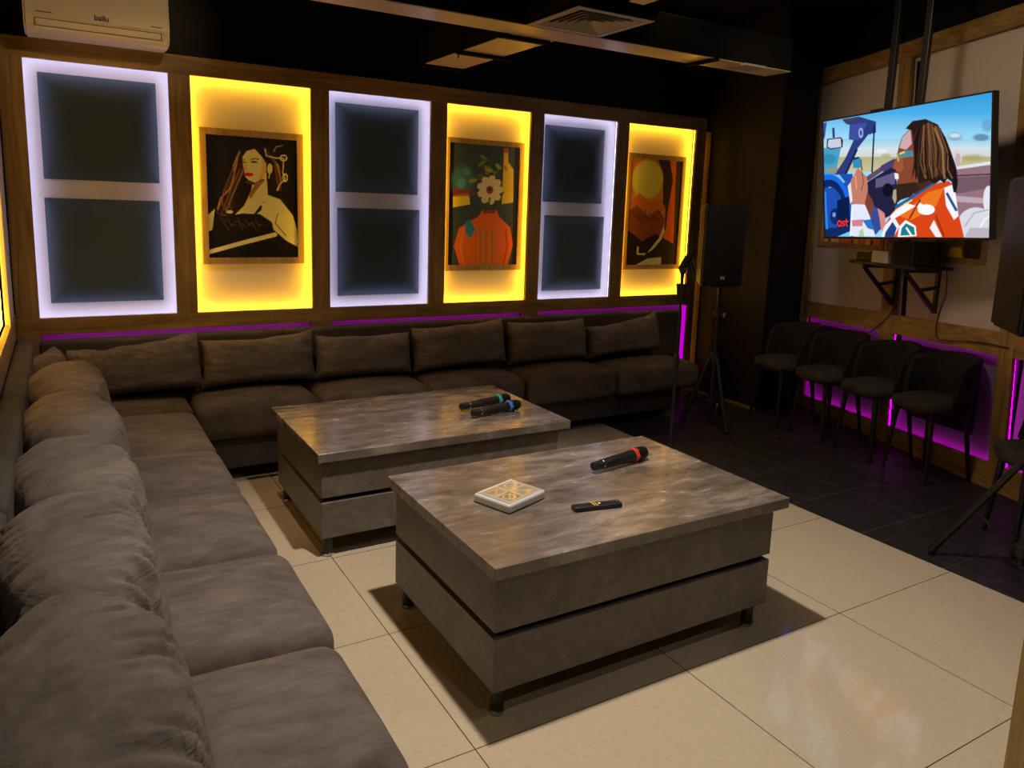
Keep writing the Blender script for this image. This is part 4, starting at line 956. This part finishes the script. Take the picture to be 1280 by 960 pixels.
# neck, face
SK = (128, 66, 44)
p.poly([(480, 420), (600, 420), (590, 470), (500, 530), (450, 520)], (72, 38, 28)); p.poly([(470, 205), (430, 245), (414, 290), (406, 330), (402, 352), (382, 388), (384, 402), (402, 410), (394, 430), (412, 448), (404, 470), (410, 500), (440, 520), (500, 500), (520, 420), (510, 240)], SK)
p.poly([(470, 210), (432, 248), (416, 300), (450, 310), (478, 280)], (196, 160, 168)); p.poly([(402, 352), (430, 350), (440, 400), (420, 430), (402, 410), (384, 400)], (150, 80, 52)); p.poly([(392, 425), (412, 428), (414, 455), (396, 455)], (232, 226, 220)); p.line([(392, 422), (414, 424)], 5, (90, 30, 26))
p.poly([(402, 335), (430, 318), (482, 312), (486, 342), (432, 350), (408, 360)], (96, 130, 124)); p.line([(404, 330), (412, 365)], 7, (196, 170, 90)); p.ell(462, 328, 18, 14, (60, 130, 160)); p.line([(420, 330), (440, 322)], 8, (220, 200, 120))
p.poly([(404, 480), (440, 478), (500, 470), (520, 500), (470, 545), (425, 560), (396, 585), (384, 545), (396, 510)], (50, 32, 26)); p.poly([(388, 510), (402, 505), (404, 560), (396, 580), (384, 550)], (160, 160, 120))
# dreadlocks
HR = (38, 24, 22)
p.poly([(446, 205), (480, 168), (545, 158), (605, 185), (645, 250), (672, 320), (700, 400), (708, 470), (700, 525), (686, 522), (676, 470), (655, 455), (640, 478), (620, 462), (590, 480), (560, 462), (520, 480), (500, 440), (488, 380), (486, 300), (478, 215)], HR)
random.seed(3)
for k in range(26):
    x = 485+k*7.2; c = random.choice([(96, 60, 46), (70, 42, 32), (130, 90, 62), (26, 16, 16), (112, 78, 40)])
    p.line([(x*.6+545*.4, 178+abs(k-12)*2), (x, 260+k*3), (x+random.uniform(-8, 14), 360+k*2), (x+random.uniform(-8, 22), 440+random.uniform(-10, 14))], 6, c, .85)
p.line([(590, 205), (630, 300), (640, 450)], 10, (150, 112, 76), .7); p.line([(660, 330), (690, 420), (696, 500)], 9, (24, 14, 16))
# hands and sleeves
HN_ = (186, 118, 96)
p.poly([(250, 505), (285, 560), (305, 640), (268, 655), (246, 585)], (118, 62, 48)); p.poly([(290, 590), (330, 610), (340, 690), (300, 735), (275, 660)], (52, 72, 140)); p.poly([(310, 600), (345, 625), (352, 680), (330, 720), (322, 660)], (206, 130, 120))
p.poly([(212, 398), (232, 420), (256, 445), (262, 505), (246, 582), (182, 578), (166, 505), (180, 455), (196, 430)], HN_); p.line([(232, 420), (240, 470), (230, 510)], 5, (130, 72, 58)); p.line([(200, 440), (206, 500)], 5, (216, 156, 130)); p.poly([(162, 490), (176, 470), (186, 560), (176, 580)], (220, 215, 215))
p.poly([(184, 352), (222, 346), (230, 380), (222, 400), (190, 400)], (44, 134, 176)); p.poly([(180, 350), (216, 344), (218, 352), (186, 362)], (24, 40, 70)); p.line([(226, 360), (232, 410)], 8, (90, 100, 80))
p.poly([(182, 580), (248, 582), (272, 640), (300, 742), (174, 738)], (214, 220, 234)); p.poly([(182, 660), (240, 655), (236, 690), (186, 690)], (196, 74, 96), .8); p.poly([(236, 660), (276, 655), (296, 710), (262, 700)], (36, 110, 190)); p.poly([(220, 715), (238, 700), (246, 740), (218, 740)], (150, 190, 120), .8); p.line([(184, 584), (176, 736)], 5, (240, 242, 248))
# red caption
RD = (236, 52, 44)
p.ring(122, 676, 8.5, 13, 2.6, RD); p.line([(145, 665), (137, 667), (137, 674), (145, 678), (145, 686), (136, 688)], 5, RD); p.line([(156, 655), (155, 683), (162, 688)], 5, RD); p.line([(149, 667), (165, 665)], 5, RD)
o_ = TM @ Vector((-TW/2, TH/2, .0)); picture('screen', p, o_, rr*TW, -uu*TH, M['screen'], th)
# two poles to the ceiling with a plate behind the set
pt = [TM @ Vector((x, TH/2-.2, -.075)) for x in (-.165, .055)]
for q in pt:
    bm = bmesh.new(); box(bm, q.x-.016, q.x+.016, q.y-.018, q.y+.018, TZ-.1, ZC, bev=.002); th.part('mount_pole', bm, M['black_metal'])
tvp('mount_plate', B(-.24, .20, -.2, .2, -.075, -.046, bev=.004), M['black_metal'])
tvp('mount_hook', B(-.225, -.10, TH/2+.004, TH/2+.022, -.06, -.03, bev=.003), M['black_metal'])

# framed prints half hidden behind the television
def wall_print(t0, t1, z0, z1, label, painter):
    c = rw((t0+t1)/2, z0, .03); th = Thing('framed_poster', label, 'picture', c, 0, 'prints behind the television')
    bm = bmesh.new(); w = .035
    for a, b, c_, d in ((t0, t0-w, z0, z1), (t1+w, t1, z0, z1), (t0-w, t1+w, z1-w, z1), (t0-w, t1+w, z0, z0+w)):
        prism(bm, [rw(a, c_, .022), rw(b, c_, .022), rw(b, d, .022), rw(a, d, .022)], [rw(a, c_, .044), rw(b, c_, .044), rw(b, d, .044), rw(a, d, .044)])
    th.part('frame', bm, M['ply'])
    o0 = rw(t0-w, z1-w, .032); picture('print', painter, o0, rw(t1+w, z1-w, .032)-o0, rw(t0-w, z0+w, .032)-o0, M['poster'], th)
p = Painter(70, 70, ((0, 0), (100, 0), (100, 100), (0, 100)), (200, 120, 70))
p.vgrad(0, (120, 70, 60), 70, (214, 128, 80)); random.seed(8)
for k in range(16): x = k*6.5; hh = random.uniform(3, 12); p.poly([(x, 100), (x, 100-hh), (x+4.5, 100-hh), (x+4.5, 100)], random.choice([(70, 34, 24), (150, 84, 54), (225, 160, 120)]))
wall_print(.50, -.235, 1.265, 2.05, 'framed orange city print mostly hidden behind the left of the television', p)
p = Painter(60, 70, ((0, 0), (100, 0), (100, 100), (0, 100)), (46, 34, 26))
p.poly([(0, 0), (62, 0), (62, 100), (0, 100)], (88, 66, 44)); p.poly([(28, 100), (34, 88), (56, 86), (62, 100)], (216, 150, 30)); p.line([(30, 86), (62, 70)], 2, (40, 28, 20))
wall_print(-.66, -1.09, 1.235, 1.75, 'framed brown and yellow print mostly hidden behind the right of the television', p)

# ------------------------------------------------------------------ wall shelf with boxes and cables
SM = Matrix.Translation(rw(-.60, 1.19, -.002)) @ Matrix((-TD, -ND, Vector((0, 0, 1)))).transposed().to_4x4()   # x to the right along the wall, y out of the wall
def shp(th, nm, bm, mat, parent=None, smooth=False): bm.transform(SM); return th.part(nm, bm, mat, parent, smooth)
th = Thing('wall_shelf', 'small black bracketed wall shelf below the television', 'shelf', tuple(SM @ Vector((0, 0, 0))))
shp(th, 'board', B(-.30, .30, .0, .27, 0, .018, bev=.002), M['black_plastic'])
for x in (-.17, .20):
    bm = bmesh.new()
    box(bm, x-.012, x+.012, 0, .022, -.27, 0, bev=.002); box(bm, x-.012, x+.012, 0, .26, -.022, 0, bev=.002)
    prism(bm, [(x-.011, .235, -.02), (x-.011, .26, -.02), (x-.011, .02, -.27), (x-.011, .0, -.25)], [(x+.011, .235, -.02), (x+.011, .26, -.02), (x+.011, .02, -.27), (x+.011, .0, -.25)])
    prism(bm, [(x-.010, .01, -.10), (x-.010, .02, -.12), (x-.010, .13, -.14), (x-.010, .14, -.12)], [(x+.010, .01, -.10), (x+.010, .02, -.12), (x+.010, .13, -.14), (x+.010, .14, -.12)])
    shp(th, 'bracket', bm, M['black_metal'])
def sbox(nm, label, cat, x0, x1, y0, y1, h, mat, extra=None):
    t = Thing(nm, label, cat, tuple(SM @ Vector(((x0+x1)/2, (y0+y1)/2, .018))))
    c = shp(t, 'case', B(x0, x1, y0, y1, .019, .019+h, bev=.004), mat)
    if extra: extra(t, c)
    return t
sbox('media_player', 'small silver box on the middle of the wall shelf', 'media player', -.10, .05, .10, .26, .075, M['silver'], lambda t, c: (shp(t, 'light', B(-.01, -.005, .259, .262, .03, .035), M['white_mark'], c), shp(t, 'side_edge', B(-.115, -.103, .10, .258, .019, .09, bev=.002), M['black_plastic'], c)))
sbox('set_top_box', 'flat black box at the left of the wall shelf', 'set top box', -.27, -.125, .06, .24, .055, M['black_plastic'], lambda t, c: shp(t, 'light', B(-.20, -.197, .239, .242, .04, .043), M['white_mark'], c))
sbox('karaoke_machine', 'bulky black box at the right of the wall shelf', 'media player', .07, .25, .05, .25, .145, M['black_plastic'], lambda t, c: shp(t, 'front_panel', B(.085, .235, .249, .253, .03, .15, bev=.001), M['grille'], c))
def cable(label, pts, r=.0035):
    bm = bmesh.new(); P = [SM @ Vector(q) for q in pts]; S = []
    for i in range(len(P)-1):
        p0, p1, p2, p3 = P[max(i-1, 0)], P[i], P[i+1], P[min(i+2, len(P)-1)]
        for k in range(6):
            t = k/6; S.append(.5*((2*p1)+(p2-p0)*t+(2*p0-5*p1+4*p2-p3)*t*t+(3*p1-p0-3*p2+p3)*t**3))
    S.append(P[-1]); tube(bm, S, r, 8); o = obj('cable', bm, M['black_plastic'], None, True); tag(o, label, 'cable')
cable('thin black cable hanging from the right end of the wall shelf', [(.24, .02, .03), (.285, .03, -.02), (.285, .02, -.15), (.25, .015, -.25), (.235, .012, -.36), (.28, .010, -.42), (.55, .006, -.385), (.76, .006, -.38)])
cable('thin black cable dropping beside the middle upright under the shelf', [(-.13, .02, .02), (-.14, .012, -.18), (-.16, .012, -.30), (-.25, .012, -.40), (-.42, .012, -.52), (-.62, .015, -.56)])
cable('black cable looping from the back of the television to the silver box', [(-.16, .10, .22), (-.13, .12, .16), (-.06, .12, .13), (-.02, .09, .11), (-.02, .09, .093)])

# ------------------------------------------------------------------ door post close to the camera, right edge
PX = Vector((.619, -1.071, 0)); rgt = Vector((.859, -.512, 0)); fwd = Vector((.512, .859, 0))
bm = bmesh.new(); q = [PX, PX+rgt*.12, PX+rgt*.12+fwd*.10, PX+fwd*.10]
prism(bm, q, [v+Vector((0, 0, 2.2)) for v in q], .003)
structure('door_1', bm, M['wood_z'])

# ------------------------------------------------------------------ lamps and added fill spots
def spot(name, loc, target, power, col, size, angle, blend):
    l = bpy.data.lights.new(name, 'SPOT'); l.energy = power; l.color = col[:3]; l.shadow_soft_size = size
    l.spot_size = angle; l.spot_blend = blend
    o = bpy.data.objects.new(name, l); COL.objects.link(o); o.location = loc
    o.rotation_euler = (Vector(target)-Vector(loc)).to_track_quat('-Z', 'Y').to_euler(); return o
WARM = (1.0, .88, .74)
spot('overhead_spot', (.24, .30, 2.85), (.40, .10, 0), 255, WARM, .05, R(98), .75)
spot('overhead_spot', (.3, -1.9, 2.85), (-.4, -.2, 0), 20, WARM, .06, R(120), .8)  # added fill from behind the camera for the near table front
spot('overhead_spot', (1.4, -.9, 2.85), (1.9, 0.0, 0), 24, WARM, .06, R(110), .8)  # added secondary fill over the right foreground
spot('overhead_spot', (-.25, 1.75, 2.85), (-.35, 1.85, .4), 52, (1, .74, .46), .05, R(84), .8)
spot('overhead_spot', (1.9, 1.5, 2.85), (1.95, 2.25, .4), 32, (1, .66, .30), .08, R(72), .8)  # added warm fill for the right half of the long sofa
spot('overhead_spot', (-.1, .8, 2.85), (-.70, 2.65, 2.36), 27, (1, .66, .32), .05, R(36), .6)  # added narrow spot that brightens the air conditioner
spot('overhead_spot', (1.9, .9, 2.85), (3.6, 1.0, 1.2), 52, (1, .76, .52), .16, R(105), .9)  # added warm fill for the right wall

w = bpy.data.worlds.new('dim room'); scene.world = w; w.use_nodes = True
w.node_tree.nodes['Background'].inputs[0].default_value = (.02, .017, .014, 1)
w.node_tree.nodes['Background'].inputs[1].default_value = .3

# ------------------------------------------------------------------ camera
yaw, pitch, roll = .537, .166, -.034
cy, sy, cp, sp, cr, sr = math.cos(yaw), math.sin(yaw), math.cos(pitch), math.sin(pitch), math.cos(roll), math.sin(roll)
f = Vector((sy*cp, cy*cp, -sp)); r = Vector((cy, -sy, 0)); d = f.cross(r)
xr = r*cr+d*sr; dn = -r*sr+d*cr
cam = bpy.data.cameras.new('camera'); co = bpy.data.objects.new('camera', cam); COL.objects.link(co)
Mx = Matrix((xr, -dn, -f)).transposed().to_4x4(); Mx.translation = Vector((-.696*1.3, -1.263*1.3, 1.136*1.3)); co.matrix_world = Mx
cam.sensor_fit = 'HORIZONTAL'; cam.sensor_width = 36; cam.lens = 948.5/1280*36; cam.shift_y = -(480-417.87)/1280
cam.clip_start = .02
scene.camera = co
scene.view_settings.view_transform = 'Standard'; scene.view_settings.look = 'None'
scene.view_settings.exposure = 0; scene.view_settings.gamma = 1; scene.view_settings.use_curve_mapping = False
scene.cycles.max_bounces = 8; scene.cycles.sample_clamp_indirect = 4.0; scene.cycles.use_denoising = True
